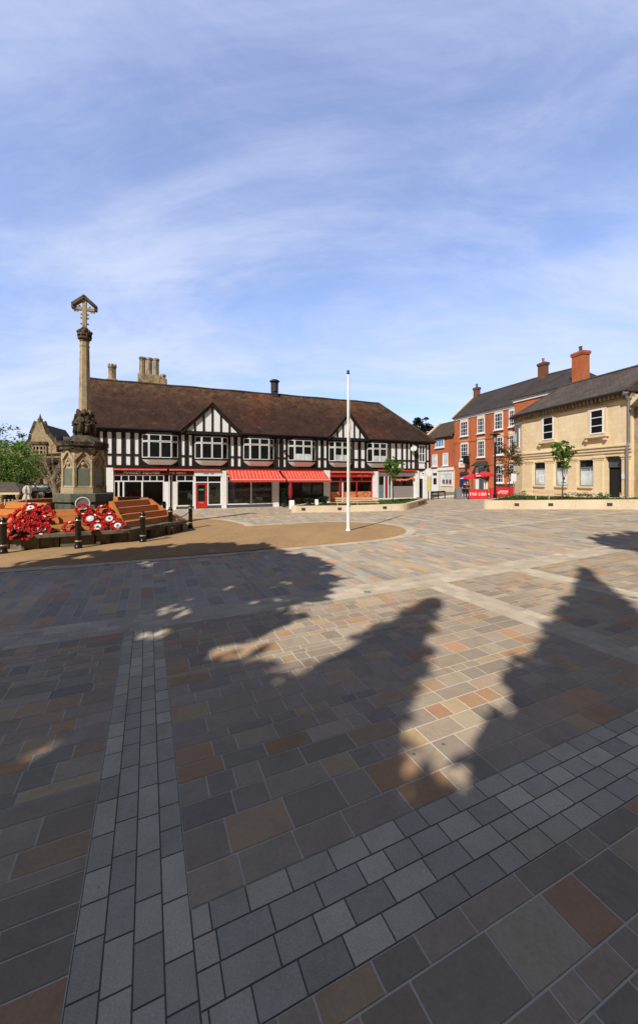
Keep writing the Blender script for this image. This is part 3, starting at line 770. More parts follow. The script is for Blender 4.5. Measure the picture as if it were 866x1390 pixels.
# ------------------------------------------------------------------ wreaths
def wreath_proto(name, label, card, R=.215, r=.057, msg=True, seed=0):
    rn = random.Random(seed)
    t = thing(name, label, 'wreath')
    mb = MB(); n = 22
    bk = MB(); k = 20
    ring = [Vector((R * cos(2 * pi * i / k), R * sin(2 * pi * i / k), -.035)) for i in range(k)]
    bk.tube(ring + [ring[0]], r * .75, 6, False); bk.build('backing', M['wreathgreen'], t)
    for i in range(n * 3):                         # poppies packed round the ring
        a = 2 * pi * i / (n * 3) + rn.uniform(-.08, .08); q = R + (rn.uniform(-.8, .8)) * r
        c = Vector((q * cos(a), q * sin(a), rn.uniform(-.005, .035)))
        tilt = Euler((rn.uniform(-.5, .5), rn.uniform(-.5, .5), rn.uniform(0, 6))).to_matrix()
        m_ = 6; pr = .044
        vs = [c + tilt @ Vector((0, 0, -.012))] + [c + tilt @ Vector((pr * cos(2 * pi * j / m_), pr * sin(2 * pi * j / m_), .012 * (1 if j % 2 else -.3))) for j in range(m_)]
        mb.add(vs, [(0, 1 + j, 1 + (j + 1) % m_) for j in range(m_)])
    mb.build('poppies', M['poppy'], t)
    if card:
        cm_ = MB(); cm_.lathe((0, 0, 0), [(R - r * 1.6, .0), (R - r * 1.63, .012), (.02, .02)], 18); cm_.build('centre_card', M[card], t)
        e = MB(); e.lathe((0, 0, 0), [(.05, .0225), (.045, .026), (.01, .028)], 8); e.build('emblem', M['greypaint' if card != 'paleblue' else 'white'], t)
    if not msg: return t
    b = MB(); b.box(-.045, .045, .18, .225, .05, .056); b.build('message_card', M['white'], t)
    return t
def slope_pt(k, px, py, lift=.07):
    """where a surveyed direction meets the sloping front of the tiers on octagon face k"""
    a = radians(OF + 45 * k); nx, ny = cos(a), sin(a); dx, dz = (px - CX) / FOC, (HOR - py) / FOC
    # r = x*nx + y*ny (about MEM) ; r + 1.44*(z - .805) = 3.72 + lift*1.75
    Y = (3.72 + lift * 1.75 - 1.44 * (EYE - .805) + MEM.x * nx + MEM.y * ny) / (dx * nx + ny + 1.44 * dz)
    return Vector((dx * Y, Y, EYE + dz * Y))
def lay(root, k, px, py, spin, first, label, scale=1.0, lift=.11, lean=0.0):
    p = slope_pt(k, px, py, lift)
    a = radians(OF + 45 * k); tilt = math.atan(1.44)         # from the vertical axis
    rot = (Matrix.Rotation(a + pi / 2, 4, 'Z') @ Matrix.Rotation(pi / 2 - (pi / 2 - tilt) + lean, 4, 'X') @ Matrix.Rotation(spin, 4, 'Z')).to_euler()
    if first: root.location = p; root.rotation_euler = rot; root['label'] = label; root.scale = (scale,) * 3; return root
    r = dup(root, p, tuple(rot), label); r.scale = (scale,) * 3; return r
G = 'red poppy wreaths laid on the timber tiers'
wp = {}
for i, card in enumerate((None, 'white', 'paleblue', 'palegreen')):
    wp[card] = [wreath_proto('poppy_wreath', 'red poppy wreath', card, seed=20 + i), True]
wp['plain'] = [wreath_proto('poppy_wreath', 'red poppy wreath', None, msg=False, seed=33), True]
def wr(card, k, px, py, spin, label, scale=1.0, lift=.11, lean=0.0):
    t, first = wp[card]; r = lay(t, k, px, py, spin, first, label, scale, lift, lean); r['group'] = G; wp[card][1] = False
wr(None, 0, 113.5, 692, pi, 'open red poppy wreath under the round grey plaque on the tiers')
wr(None, 0, 141, 693, .4, 'topmost open red poppy wreath at the right corner of the tiers')
wr('paleblue', 0, 123, 704, -.9, 'red poppy wreath with a pale blue centre card')
wr('white', 0, 149, 704, 0, 'white centred poppy wreath beside the right corner, upper of two there')
wr('white', 0, 133, 715, 0, 'white centred poppy wreath on the bottom board behind the black bollard', .98)
wr('white', 0, 160, 713.5, .7, 'white centred poppy wreath lowest against the right corner board', .98)
wr('palegreen', 0, 57, 718.5, pi, 'red poppy wreath with a pale green centre at the left of the bottom board', 1.05)
wr(None, 0, 96, 715.5, .2, 'open poppy wreath by itself left of the bollard on the bottom board', .95)
pile = [(13, 706), (21, 713), (11, 721), (23, 724), (31, 707), (38, 698), (45, 707), (52, 698), (42, 689), (60, 692), (34, 717), (47, 716), (56, 707), (26, 697), (66, 699), (37, 725)]
rp = random.Random(5)
for i, (px, py) in enumerate(pile):
    wr('white' if i == 8 else None if i in (3, 5, 12) else 'plain', 0 if px > 30 else -1, px, py, rp.uniform(-1, 1), 'red poppy wreath crowded in the big pile at the left corner of the tiers', rp.uniform(.80, .95), .10 + .05 * (i % 3), rp.uniform(-.15, .25))
pq = slope_pt(0, 113, 683.5, .10)
pl = thing('round_plaque', 'round grey stone plaque leaning on the memorial step above the wreaths', 'plaque', tuple(pq))
mb = MB(); Fq = Fr(pq.x, pq.y, 28)
disc = [Fq.p(.26 * cos(2 * pi * i / 24), 0, pq.z + .26 * sin(2 * pi * i / 24)) for i in range(24)]; d2 = [Fq.p(.26 * cos(2 * pi * i / 24), .05, pq.z + .26 * sin(2 * pi * i / 24)) for i in range(24)]
mb.add(disc + d2, [tuple(range(23, -1, -1))[::-1]] + [tuple(range(24, 48))] + [(i, (i + 1) % 24, 24 + (i + 1) % 24, 24 + i) for i in range(24)]); mb.build('disc', M['greymetal'], pl)
mb = MB(); ring = [Fq.p(.24 * cos(2 * pi * i / 24), .055, pq.z + .24 * sin(2 * pi * i / 24)) for i in range(25)]; mb.tube(ring, .022, 6, False); mb.build('rim', M['whitemetal'], pl)

# ------------------------------------------------------------------ bollards and chains
bp_ = thing('bollard', 'black bollard', 'bollard', group='black bollards round the memorial')
MB().lathe((0, 0, 0), [(.125, 0), (.125, .10), (.105, .12), (.098, .2), (.095, .98), (.115, 1.0), (.115, 1.05), (.095, 1.06), (.10, 1.10), (.085, 1.16), (.045, 1.21), (.0, 1.235)], 16).build('post', M['blackmetal'], bp_, smooth=True)
MB().lathe((0, 0, 0), [(.112, .27), (.114, .275), (.114, .305), (.112, .31)], 16).build('lower_band', M['gold'], bp_)
MB().lathe((0, 0, 0), [(.118, 1.01), (.1205, 1.015), (.1205, 1.035), (.118, 1.04)], 16).build('upper_band', M['gold'], bp_)
bl = [((-10.45, 12.7), 'black bollard nearest the left edge of the photo'), ((-8.53, 13.6), 'black bollard standing before the front wreaths, in front of the blue centred one'),
      ((-6.84, 14.9), 'black bollard at the front right corner of the ring wall'), ((-6.70, 17.3), 'black bollard at the right end of the wall, left of the outermost bollard'),
      ((-6.46, 19.3), 'rightmost black bollard, its shadow lying across the tan path'), ((-8.75, 21.7), 'black bollard behind the wooden tiers, half hidden, below the shop windows')]
bpos = []
for i, (p, lab) in enumerate(bl):
    q = (p[0], p[1], .009); bpos.append(Vector(q))
    if i == 0: bp_.location = q; bp_['label'] = lab
    else: dup(bp_, q, 0, lab)
def chain(a, b_, label):
    t = thing('chain', label, 'chain', tuple(a), group='black chains between the bollards'); mb = MB(); n = 26; pts = []
    for i in range(n + 1):
        f = i / n; p = a.lerp(b_, f); p.z += .93 - .30 * (1 - (2 * f - 1) ** 2) * min(1, (b_ - a).length / 2.4); pts.append(p)
    for i in range(n):
        d = pts[i + 1] - pts[i]; side = d.cross(Vector((0, 0, 1))).normalized(); upv = side.cross(d).normalized(); ax = side if i % 2 else upv
        m_ = pts[i].lerp(pts[i + 1], .5); dn = d.normalized(); l = d.length * .68
        mb.tube([m_ - dn * l, m_ - dn * l * .5 + ax * .02, m_ + dn * l * .5 + ax * .02, m_ + dn * l], .009, 5); mb.tube([m_ - dn * l, m_ - dn * l * .5 - ax * .02, m_ + dn * l * .5 - ax * .02, m_ + dn * l], .009, 5)
    mb.build('links', M['blackmetal'], t)
chain(bpos[0], bpos[1], 'black chain sagging in front of the pile of wreaths at the left')
chain(bpos[1], bpos[2], 'black chain sagging in front of the blue and white centred wreaths')
chain(bpos[2], bpos[3], 'black chain across the shadowed right side of the tiers')
chain(bpos[3], bpos[4], 'black chain between the two outermost bollards, with the shop behind it')

# ------------------------------------------------------------------ flagpole
fp = gp(472.5, 722); fl = thing('flagpole', 'tall white flagpole rising from the rounded end of the tan path', 'flagpole', tuple(fp))
MB().lathe(tuple(fp), [(.20, .0), (.20, .025), (.11, .03), (.10, .14), (.068, .16), (.065, 1.6), (.058, 1.65), (.054, 5.0), (.042, 7.3)], 14).build('pole', M['whitemetal'], fl, smooth=True)
MB().lathe((fp.x, fp.y, fp.z + 7.3), [(.03, 0), (.085, .02), (.085, .05), (.03, .07), (.06, .10), (.06, .16), (.0, .19)], 10).build('finial', M['lead'], fl)
mb = MB(); mb.tube([fp + Vector((.075, -.05, 5.15 + .0)), fp + Vector((.10, -.08, 5.0)), fp + Vector((.08, -.06, 4.6))], .035, 6); mb.blob(fp + Vector((.09, -.07, 4.85)), (.06, .05, .2), 7, 5, .2); mb.build('halyard_bundle', M['canvas'], fl)
mb = MB(); mb.tube([fp + Vector((.09, -.03, z)) for z in (1.2, 3, 5, 7.25)], .006, 4); mb.build('halyard', M['canvas'], fl)
mb = MB(); mb.bar(fp + Vector((.075, -.06, 1.15)), fp + Vector((.075, -.06, 1.38)), .03, .05); mb.tube([fp + Vector((.08, -.07, 1.18)), fp + Vector((.10, -.09, 1.26)), fp + Vector((.08, -.07, 1.36))], .02, 6); mb.build('cleat', M['greymetal'], fl)
# ================================================================== HALF-TIMBERED SHOP BUILDING
T = Fr(-9.88, 32.1, 22)
tb = thing('timbered_building', 'long black and white half-timbered shop building with brown tiled roof and two gables', 'building', tuple(T.o))
SL, SR = T.s(119), T.s(583.5)
EZ = 6.43; DEEP = 9.0; RZ = 11.15; RD = 4.6
# walls: upper storey in front, plain sides and back
mb = MB()
mb.fbox(T, SL, SR, -.25, 0, 3.42, EZ - .02)
sb_ = T.s(115.5, -DEEP)
mb.hexa([T.p(SL, -.2505, 0), T.p(SL + .25, -.2505, 0), T.p(sb_ + .25, -DEEP, 0), T.p(sb_, -DEEP, 0), T.p(SL, -.2505, EZ - .02), T.p(SL + .25, -.2505, EZ - .02), T.p(sb_ + .25, -DEEP, EZ - .02), T.p(sb_, -DEEP, EZ - .02)]); mb.fbox(T, SR - .25, SR, -DEEP, -.2505, 0, EZ - .02); mb.fbox(T, sb_, SR, -DEEP - .25, -DEEP - .001, 0, EZ)
g0 = T.p(SL + .12, -.3, EZ - .03); g1 = T.p(sb_ + .12, -DEEP, EZ - .03); g2 = T.p(T.s(119, -RD), -RD, RZ - .12); mb.poly([g0, g1, g2])
mb.build('wall', M['render'], tb)
# roof: main slopes, hip at the right end
OV = .42
def rz_at(d): return EZ + .05 + (RZ - EZ - .05) * ((OV - d) / (OV + RD))      # height of the front slope at outward distance d
hip_s = SR - 3.6
e0 = SL - .25; e1 = SR + .42
mb = MB(); th = .13
E0 = T.p(e0, OV, EZ); E1 = T.p(e1, OV, EZ); r0s = T.s(117.5, -RD); R0 = T.p(r0s, -RD, RZ); R1 = T.p(hip_s, -RD, RZ); K0 = T.p(T.s(114.5, -2 * RD - OV), -2 * RD - OV, EZ); K1 = T.p(e1, -2 * RD - OV, EZ)
# cut the front slope into strips so the ridge and eaves can sag a little
rr = random.Random(4); ns = 44; prev = None
front = MB(); vs = []; nr = 10
for i in range(ns + 1):
    f = i / ns; sE = e0 + (e1 - e0) * f; sR = r0s + (hip_s - r0s) * f
    sag = -.06 * sin(pi * ((f * 3) % 1)) - .02 * rr.random()
    for j in range(nr + 1):
        h = j / nr; s = sE + (sR - sE) * h; d = OV + (-RD - OV) * h; z = EZ + (RZ - EZ) * h + sag * sin(pi * h * .9 + .15) + (-.10 * h * (1 - h))
        vs.append(T.p(s, d, z))
front.add(vs, [(i * (nr + 1) + j, (i + 1) * (nr + 1) + j, (i + 1) * (nr + 1) + j + 1, i * (nr + 1) + j + 1) for i in range(ns) for j in range(nr)])
front.poly([E1, K1, R1]); front.poly([R0, R1, K1, K0])
front.poly([E0 - Vector((0, 0, th)), E0, R0, R0 - Vector((0, 0, th))])
roof = front.build('roof', M['tile'], tb)
mb = MB(); pts = [T.p(r0s + (hip_s - r0s) * i / 30, -RD, RZ + .03 - .05 * abs(sin(i * .7))) for i in range(31)]; mb.tube(pts, .11, 7); mb.tube([R1 + Vector((0, 0, .02)), E1 + Vector((0, 0, .05))], .09, 7); mb.build('ridge_tiles', M['tile2'], roof)
MB().fbox(T, e0 + .02, e1 - .02, 0.003, OV - .06, EZ - .22, EZ - .015).build('eaves_board', M['blacktimber'], tb)
gm = MB(); gm.tube([T.p(e0, OV + .05, EZ - .04), T.p(e1, OV + .05, EZ - .05)], .065, 7); gm.build('gutter', M['blackmetal'], tb)
# ventilator on the ridge
vs_ = T.s(372.5, -RD); vz = RZ - .25
v = T.p(vs_, -RD + .1, 0)
mb = MB(); mb.prism([(v.x + .42 * cos(pi / 4 + radians(22) + k * pi / 2), v.y + .42 * sin(pi / 4 + radians(22) + k * pi / 2)) for k in range(4)], vz - .3, vz + .55)
mb.lathe((v.x, v.y, vz), [(.40, .52), (.34, .62), (.34, 1.45), (.52, 1.50), (.52, 1.58), (.30, 1.72), (.0, 1.76)], 16)
for k in range(12):
    a = 2 * pi * k / 12; mb.bar((v.x + .36 * cos(a), v.y + .36 * sin(a), vz + .64), (v.x + .36 * cos(a), v.y + .36 * sin(a), vz + 1.46), .04)
mb.build('ventilator', M['lead'], roof)
# timber framing
fr = MB()
def studs(pxs, z0, z1, wpx):
    for px in pxs:
        s = T.s(px); wd = wpx; fr.fbox(T, s - wd / 2, s + wd / 2, .002, .045, z0, z1)
BAYS = [(194, 241.5), (265.4, 308.7), (331, 371), (391.5, 427.5), (446.5, 477), (498, 527)]
bs = [(T.s(a) - .08, T.s(b_) + .08) for a, b_ in BAYS]
fr.fbox(T, SL, SR, .002, .075, 3.36, 3.58)                       # bressummer
fr.fbox(T, SL, SR, .002, .06, 6.12, EZ - .22)                    # wall plate
gaps = [(SL, bs[0][0])] + [(bs[i][1], bs[i + 1][0]) for i in range(5)] + [(bs[5][1], T.s(566.3))] + [(T.s(577.5), SR)]
for a, b_ in gaps: fr.fbox(T, a, b_, .003, .05, 4.30, 4.46)      # mid rail
for a, b_ in gaps[:6] + gaps[6:7]:
    pass
studs([124.5, 133, 143, 155, 168, 180], 3.58, 6.12, .30)
for i in range(5):
    a, b_ = bs[i][1], bs[i + 1][0]; m_ = (a + b_) / 2
    fr.fbox(T, a, a + .20, .002, .055, 3.58, 6.12); fr.fbox(T, b_ - .20, b_, .002, .055, 3.58, 6.12); fr.fbox(T, m_ - .16, m_ + .16, .002, .052, 3.58, 6.12)
fr.fbox(T, bs[0][0] - .22, bs[0][0], .002, .055, 3.58, 6.12); fr.fbox(T, bs[5][1], bs[5][1] + .2, .002, .055, 3.58, 6.12)
fr.fbox(T, T.s(380) - .3, T.s(380) - .18, .002, .05, 3.58, 6.12); fr.fbox(T, T.s(380) + .2, T.s(380) + .32, .002, .05, 3.58, 6.12)
studs([537.3, 545.5, 552, 557.5, 563.5, 566.5, 577.6, 582.5], 3.58, 6.12, .22)
fr.build('timber_framing', M['blacktimber'], tb)
# bow windows
def bay(i, s0, s1):
    zb, zt = 4.16, 6.06; w_ = s1 - s0; dm = .42; sd = w_ * .20
    P = [(s0 + .04, .05), (s0 + sd, dm), (s1 - sd, dm), (s1 - .04, .05)]
    plan = lambda g: [(T.p(P[0][0] - g, 0, 0)), (T.p(P[1][0] - g * .6, dm + g, 0)), (T.p(P[2][0] + g * .6, dm + g, 0)), (T.p(P[3][0] + g, 0, 0))]
    xy = lambda g: [(q.x, q.y) for q in plan(g)]
    back = MB(); back.fbox(T, s0 - .05, s1 + .05, .002, .048, 3.58, 6.12); back.prism(xy(.05), zt, EZ - .225); back.prism(xy(.03), zb - .12, zb)
    for q in ((P[0], P[1]), (P[1], P[2]), (P[2], P[3])): pass
    bw = back.build('bay_window', M['blacktimber'], tb)
    core = MB(); core.prism(xy(-.10), zb, zt); core.build('bay_room', M['interior'], bw)
    ap = MB(); levels = [(0.0, zb - .121), (.06, zb - .22), (.16, zb - .36), (.27, zb - .48), (.34, zb - .53)]
    n = 10; rings = []
    for t_, z in levels:
        ring = []
        for k in range(n + 1):
            f = k / n; s = s0 + .04 + t_ * 1.6 + (w_ - .08 - 3.2 * t_) * f; e = min(f, 1 - f) / .2; d = .052 + (dm - .05 - t_ * .95) * min(1, e) ** .8
            ring.append(T.p(s, max(d, .052), z))
        rings.append(ring)
    vs = [q for r in rings for q in r]
    ap.add(vs, [(j * (n + 1) + k + 1, j * (n + 1) + k, (j + 1) * (n + 1) + k, (j + 1) * (n + 1) + k + 1) for j in range(len(levels) - 1) for k in range(n)])
    ap.poly(list(reversed(rings[-1])))
    ap.build('apron', M['render'], bw, smooth=True)
    for j, (a, b_) in enumerate(((P[0], P[1]), (P[1], P[2]), (P[2], P[3]))):
        ang = math.degrees(atan2(-(b_[1] - a[1]), b_[0] - a[0])); F = T.sub(a[0], a[1], ang); ln = sqrt((b_[0] - a[0]) ** 2 + (b_[1] - a[1]) ** 2)
        nc = 2 if j == 1 else 1; tr = zb + (zt - zb) * .70
        sash = MB()
        for c in range(nc):
            x0, x1 = ln * c / nc + .015, ln * (c + 1) / nc - .015
            for z0, z1 in ((zb + .03, tr - .02), (tr + .02, zt - .03)):
                fw = .05
                sash.fbox(F, x0, x0 + fw, -.05, .02, z0, z1); sash.fbox(F, x1 - fw, x1, -.05, .02, z0, z1); sash.fbox(F, x0 + fw, x1 - fw, -.05, .018, z0, z0 + fw); sash.fbox(F, x0 + fw, x1 - fw, -.05, .018, z1 - fw, z1)
        sash.build('casement', M['whitepaint'], bw)
        MB().quad(F.p(.03, -.02, zb + .04), F.p(ln - .03, -.02, zb + .04), F.p(ln - .03, -.02, zt - .04), F.p(.03, -.02, zt - .04)).build('pane', M['glass'], bw)
    if i in (3, 4, 5):                              # pale blind half way down
        F = T.sub(P[1][0], P[1][1], 0); ln = P[2][0] - P[1][0]
        MB().quad(F.p(.09, -.012, zb + .1), F.p(ln - .09, -.012, zb + .1), F.p(ln - .09, -.012, zb + .62), F.p(.09, -.012, zb + .62)).build('blind', M['glassgrey'], bw)
for i, (a, b_) in enumerate(bs): bay(i, a, b_)
# narrow window near the right corner
window(T, T.s(567.6), T.s(576.4), 4.25, 6.05, .005, tb, 2, 2, .10, .07, name='casement_window')
# two gables
def gable(pxl, pxa, pxr, ya):
    sl, sa, sr = T.s(pxl), T.s(pxa), T.s(pxr); za = T.z(pxa, ya, .2); zb = EZ - .20
    hw = (sr - sl) / 2; sa = (sl + sr) / 2
    g = MB()                                       # white gable wall
    g.add([T.p(sl + .1, .50, zb), T.p(sr - .1, .50, zb), T.p(sa, .50, za - .12), T.p(sl + .1, -.3, zb), T.p(sr - .1, -.3, zb), T.p(sa, -.3, za - .12)], [(0, 1, 2), (5, 4, 3), (0, 2, 5, 3), (1, 4, 5, 2), (0, 3, 4, 1)])
    gw = g.build('gable', M['render'], tb)
    f = MB()
    f.fbox(T, sl + .05, sr - .05, .502, .57, zb - .06, zb + .20)
    for k in (-2, -1, 0, 1, 2):
        s = sa + k * hw * .30; h = (za - .15 - zb) * (1 - abs(k) * .30) ; wd = .15
        if h > .3: f.fbox(T, s - wd / 2, s + wd / 2, .503, .55, zb + .20, zb + h - .05)
    f.build('gable_framing', M['blacktimber'], gw)
    # barge boards with a slight bell-cast curve at the foot
    for sg in (-1, 1):
        b_ = MB(); pts = []
        for j in range(7):
            t_ = j / 6; s = sa + sg * hw * 1.06 * t_; z = za + .08 - (za + .08 - EZ + .02) * (t_ ** .93 if t_ < .8 else (t_ ** .93 * (1 - (t_ - .8) * .10))); pts.append((s, z))
        for j in range(6):
            (x0, z0), (x1, z1) = pts[j], pts[j + 1]
            b_.hexa([T.p(x0, .66, z0 - .32), T.p(x1, .66, z1 - .32), T.p(x1, .56, z1 - .32), T.p(x0, .56, z0 - .32), T.p(x0, .66, z0 - .01), T.p(x1, .66, z1 - .01), T.p(x1, .56, z1 - .01), T.p(x0, .56, z0 - .01)])
        b_.build('barge_board', M['blacktimber'], gw)
        r = MB()
        for j in range(6):
            (x0, z0), (x1, z1) = pts[j], pts[j + 1]
            d0 = -((z0 - EZ) / (RZ - EZ)) * (OV + RD) + OV - .25; d1 = -((z1 - EZ) / (RZ - EZ)) * (OV + RD) + OV - .25
            q = [T.p(x0, .72, z0), T.p(x1, .72, z1), T.p(x1, min(d1, .4), z1), T.p(x0, min(d0, .4), z0)]
            dz = Vector((0, 0, .07)); up_ = [p + dz for p in q]
            if sg < 0: q = [q[1], q[0], q[3], q[2]]; up_ = [up_[1], up_[0], up_[3], up_[2]]
            r.hexa(q + up_)
        r.build('gable_roof', M['tile'], gw)
gable(248, 287, 325, 549); gable(444.5, 469, 494.5, 561)
# right-hand return wall of the corner, turned away
# ------------------------------------------------------------------ ground floor
GZ = lambda s: zg(T.p(s, 0, 0).x)
bk = MB(); bk.fbox(T, SL, SR, -2.6, -2.55, 0, 3.36); bk.fbox(T, SL + .26, SR - .26, -2.55, .0, 3.30, 3.36); bk.build('shop_ceiling', M['interior'], tb)
fl_ = MB(); fl_.fbox(T, SL + .26, SR - .26, -2.55, -.02, -.1, .10); fl_.build('shop_floor', M['interior2'], tb)
def pier(px0, px1, m_='render', d=.10, z1=3.36):
    MB().fbox(T, T.s(px0), T.s(px1), -.2, d, -.1, z1).build('pier', M[m_], tb)
pier(118, 154.5); pier(223.3, 229.3, z1=2.27, d=.05); pier(234.5, 239.6, 'whitepaint', .04, 2.27); pier(301, 307.6, z1=3.2); pier(370.8, 378.5, z1=3.3); pier(439, 447.5, z1=3.3); pier(505.3, 512.5, z1=3.25); pier(562.2, 568.0); pier(574.2, 583.4)
parts_ = MB()
for px in (262, 301, 374, 440, 510): parts_.fbox(T, T.s(px) - .05, T.s(px) + .05, -2.54, -.21, .1, 3.3)
parts_.build('party_wall', M['interior'], tb)
def shopfront(px0, px1, mull, z_sill, z_head, trans=None, riser='greypaint', fm='whitepaint', tn=5, name='shop_window', glass='shopglass', d=0.0):
    s0, s1 = T.s(px0), T.s(px1); f = MB(); fw = .09
    f.fbox(T, s0, s1, d - .08, d + .05, z_sill - .10, z_sill); f.fbox(T, s0, s1, d - .06, d + .04, z_head, z_head + .09)
    f.fbox(T, s0, s0 + fw, d - .06, d + .038, z_sill, z_head); f.fbox(T, s1 - fw, s1, d - .06, d + .038, z_sill, z_head)
    for m_ in mull: s = T.s(m_); f.fbox(T, s - .055, s + .055, d - .06, d + .037, z_sill, z_head)
    if trans:
        f.fbox(T, s0, s1, d - .06, d + .04, trans, trans + .07)
        for k in range(tn + 1):
            s = s0 + .03 + (s1 - s0 - .06) * k / tn; f.fbox(T, s - .03, s + .03, d - .05, d + .035, z_head + .09, trans)
    o = f.build(name, M[fm], tb)
    MB().quad(T.p(s0, d - .01, z_sill), T.p(s1, d - .01, z_sill), T.p(s1, d - .01, z_head), T.p(s0, d - .01, z_head)).build('pane', M[glass], o)
    if trans: MB().quad(T.p(s0, d - .012, z_head + .09), T.p(s1, d - .012, z_head + .09), T.p(s1, d - .012, trans), T.p(s0, d - .012, trans)).build('transom_pane', M['glass'], o)
    MB().fbox(T, s0, s1, d - .10, d + .0, -.1, z_sill - .101).build('stall_riser', M[riser], o)
    return o
# cafe
shopfront(154.6, 223.2, [161.5, 168, 193.4], .33, 2.27, 2.74, tn=7)
shopfront(239.7, 263.5, [], .33, 2.27, 2.74, tn=2)
shopfront(229.4, 234.4, [], .33, 2.27, 2.74, tn=1, riser='whitepaint')
fa = MB(); fa.fbox(T, T.s(150), T.s(228), .0, .09, 2.82, 3.15); fo = fa.build('sign_board', M['maroon'], tb)
sm = (T.s(168.5) + T.s(217)) / 2; text_mb('MARKET SQUARE', T, sm, .092, 2.985, .20, T.s(217) - T.s(168.5)).build('lettering', M['cream'], fo)
MB().fbox(T, T.s(150.3), T.s(227.7), .091, .10, 3.11, 3.14).build('edge_moulding', M['maroon'], fo)
fa = MB(); fa.fbox(T, T.s(228.3), T.s(263.5), .0, .085, 2.80, 3.13); fo = fa.build('sign_board', M['maroon'], tb)
marks_mb(T, T.s(231), T.s(253), .087, 2.93, 3.06, 13, random.Random(8), (4,)).build('lettering', M['cream'], fo)
def cassette(px0, px1, z, m_='pinkred', h=.15):
    o = MB().fbox(T, T.s(px0), T.s(px1), .05, .24, z, z + h).build('awning_case', M['red'], tb)
    c = MB(); s0, s1 = T.s(px0), T.s(px1); n = max(4, int((s1 - s0) / .5)); rn = random.Random(int(px0))
    for k in range(n):
        a = s0 + (s1 - s0) * k / n; c.fbox(T, a, a + (s1 - s0) / n * .96, .241, .26, z + .02 - rn.uniform(0, .02), z + h - .035)
    c.build('valance', M[m_], o)
cassette(154, 227.5, 3.17); cassette(230, 299.5, 3.17)
# white shop with the red door
shopfront(281.8, 300.9, [], .36, 2.17, 2.72, tn=1)
dS0, dS1 = T.s(266), T.s(281.4)
fo = MB(); fo.fbox(T, T.s(263.6), dS0, -.06, .06, 0, 3.1); fo.fbox(T, dS0 - .01, dS1 + .03, -.05, .055, 2.17, 2.26); fo.build('door_frame', M['whitepaint'], tb)
MB().quad(T.p(dS0, -.01, 2.261), T.p(dS1 + .03, -.01, 2.261), T.p(dS1 + .03, -.01, 2.74), T.p(dS0, -.01, 2.74)).build('transom_pane', M['glass'], tb)
fb = MB().fbox(T, T.s(263.7), T.s(301), .0, .11, 2.74, 3.13).build('sign_board', M['whitepaint'], tb)
marks_mb(T, T.s(276), T.s(291), .112, 2.88, 3.0, 9, random.Random(2), (5,)).build('lettering', M['greymetal'], fb)
dr = MB(); fw = .16
dr.fbox(T, dS0, dS0 + fw, -.04, .0, .05, 2.16); dr.fbox(T, dS1 - fw, dS1, -.04, .0, .05, 2.16); dr.fbox(T, dS0 + fw, dS1 - fw, -.04, .0, .05, .62); dr.fbox(T, dS0 + fw, dS1 - fw, -.04, 0, 2.0, 2.16)
door = dr.build('door', M['red'], tb)
MB().quad(T.p(dS0 + fw, -.02, .62), T.p(dS1 - fw, -.02, .62), T.p(dS1 - fw, -.02, 2.0), T.p(dS0 + fw, -.02, 2.0)).build('pane', M['glass'], door)
MB().fbox(T, dS0 + .26, dS1 - .26, -.018, -.012, 1.52, 1.66).build('door_sign', M['greensign'], door)
MB().fbox(T, dS0 + .30, dS1 - .30, .001, .014, .46, .53).build('letter_plate', M['gold'], door)
mb = MB(); mb.tube([T.p(dS1 - .08, .0, 1.0), T.p(dS1 - .08, .06, 1.02), T.p(dS1 - .08, .06, 1.2), T.p(dS1 - .08, 0, 1.22)], .014, 6); mb.build('handle', M['gold'], door)
# clothes shop
cs_ = shopfront(307.8, 370.6, [341], .36, 2.7, None, tn=6)
def awning(px0, px1, spread, zt, zf, dproj=1.15):
    s0, s1 = T.s(px0), T.s(px1); a0, a1 = s0 + spread[0], s1 + spread[1]; m_ = 12; mb = MB()
    o = MB().fbox(T, s0, s1, .05, .2, zt - .02, zt + .10).build('awning', M['red'], tb)
    for k in range(m_):
        f0, f1 = k / m_, (k + 1) / m_
        A0, A1 = s0 + (s1 - s0) * f0, s0 + (s1 - s0) * f1; C0, C1 = a0 + (a1 - a0) * f0, a0 + (a1 - a0) * f1
        for j in range(4):
            h0, h1 = j / 4, (j + 1) / 4; sg = lambda h: -.05 * sin(pi * h)
            mb.quad(T.p(C0 * h1 + A0 * (1 - h1), .2 + dproj * h1, zt + (zf - zt) * h1 + sg(h1)), T.p(C1 * h1 + A1 * (1 - h1), .2 + dproj * h1, zt + (zf - zt) * h1 + sg(h1)), T.p(C1 * h0 + A1 * (1 - h0), .2 + dproj * h0, zt + (zf - zt) * h0 + sg(h0)), T.p(C0 * h0 + A0 * (1 - h0), .2 + dproj * h0, zt + (zf - zt) * h0 + sg(h0)))
    mb.build('canvas', M['awning'], o)
    va = MB(); n = 22
    for k in range(n):
        x0, x1 = a0 + (a1 - a0) * k / n, a0 + (a1 - a0) * (k + 1) / n; dd = .2 + dproj
        va.add([T.p(x0, dd + .012, zf - .19 - .02 * (k % 2)), T.p(x1, dd + .012, zf - .19 - .02 * (k % 2)), T.p(x1, dd + .003, zf + .01), T.p(x0, dd + .003, zf + .01)], [(0, 1, 2, 3)])
    va.build('valance', M['awningred'], o)
    bar = MB(); bar.tube([T.p(a0, .19 + dproj, zf - .0), T.p(a1, .19 + dproj, zf - .0)], .025, 6)
    for s in (s0 + .2, s1 - .2): bar.tube([T.p(s, .06, zf - .2), T.p(s + (a0 - s0) * .5, .6, zf + .15), T.p(s + (a0 - s0), .18 + dproj, zf - .0)], .016, 5)
    bar.build('folding_arm', M['whitemetal'], o)
awning(307.5, 377, (.15, .35), 3.22, 2.42); awning(380.5, 438, (.25, .3), 3.2, 2.40)
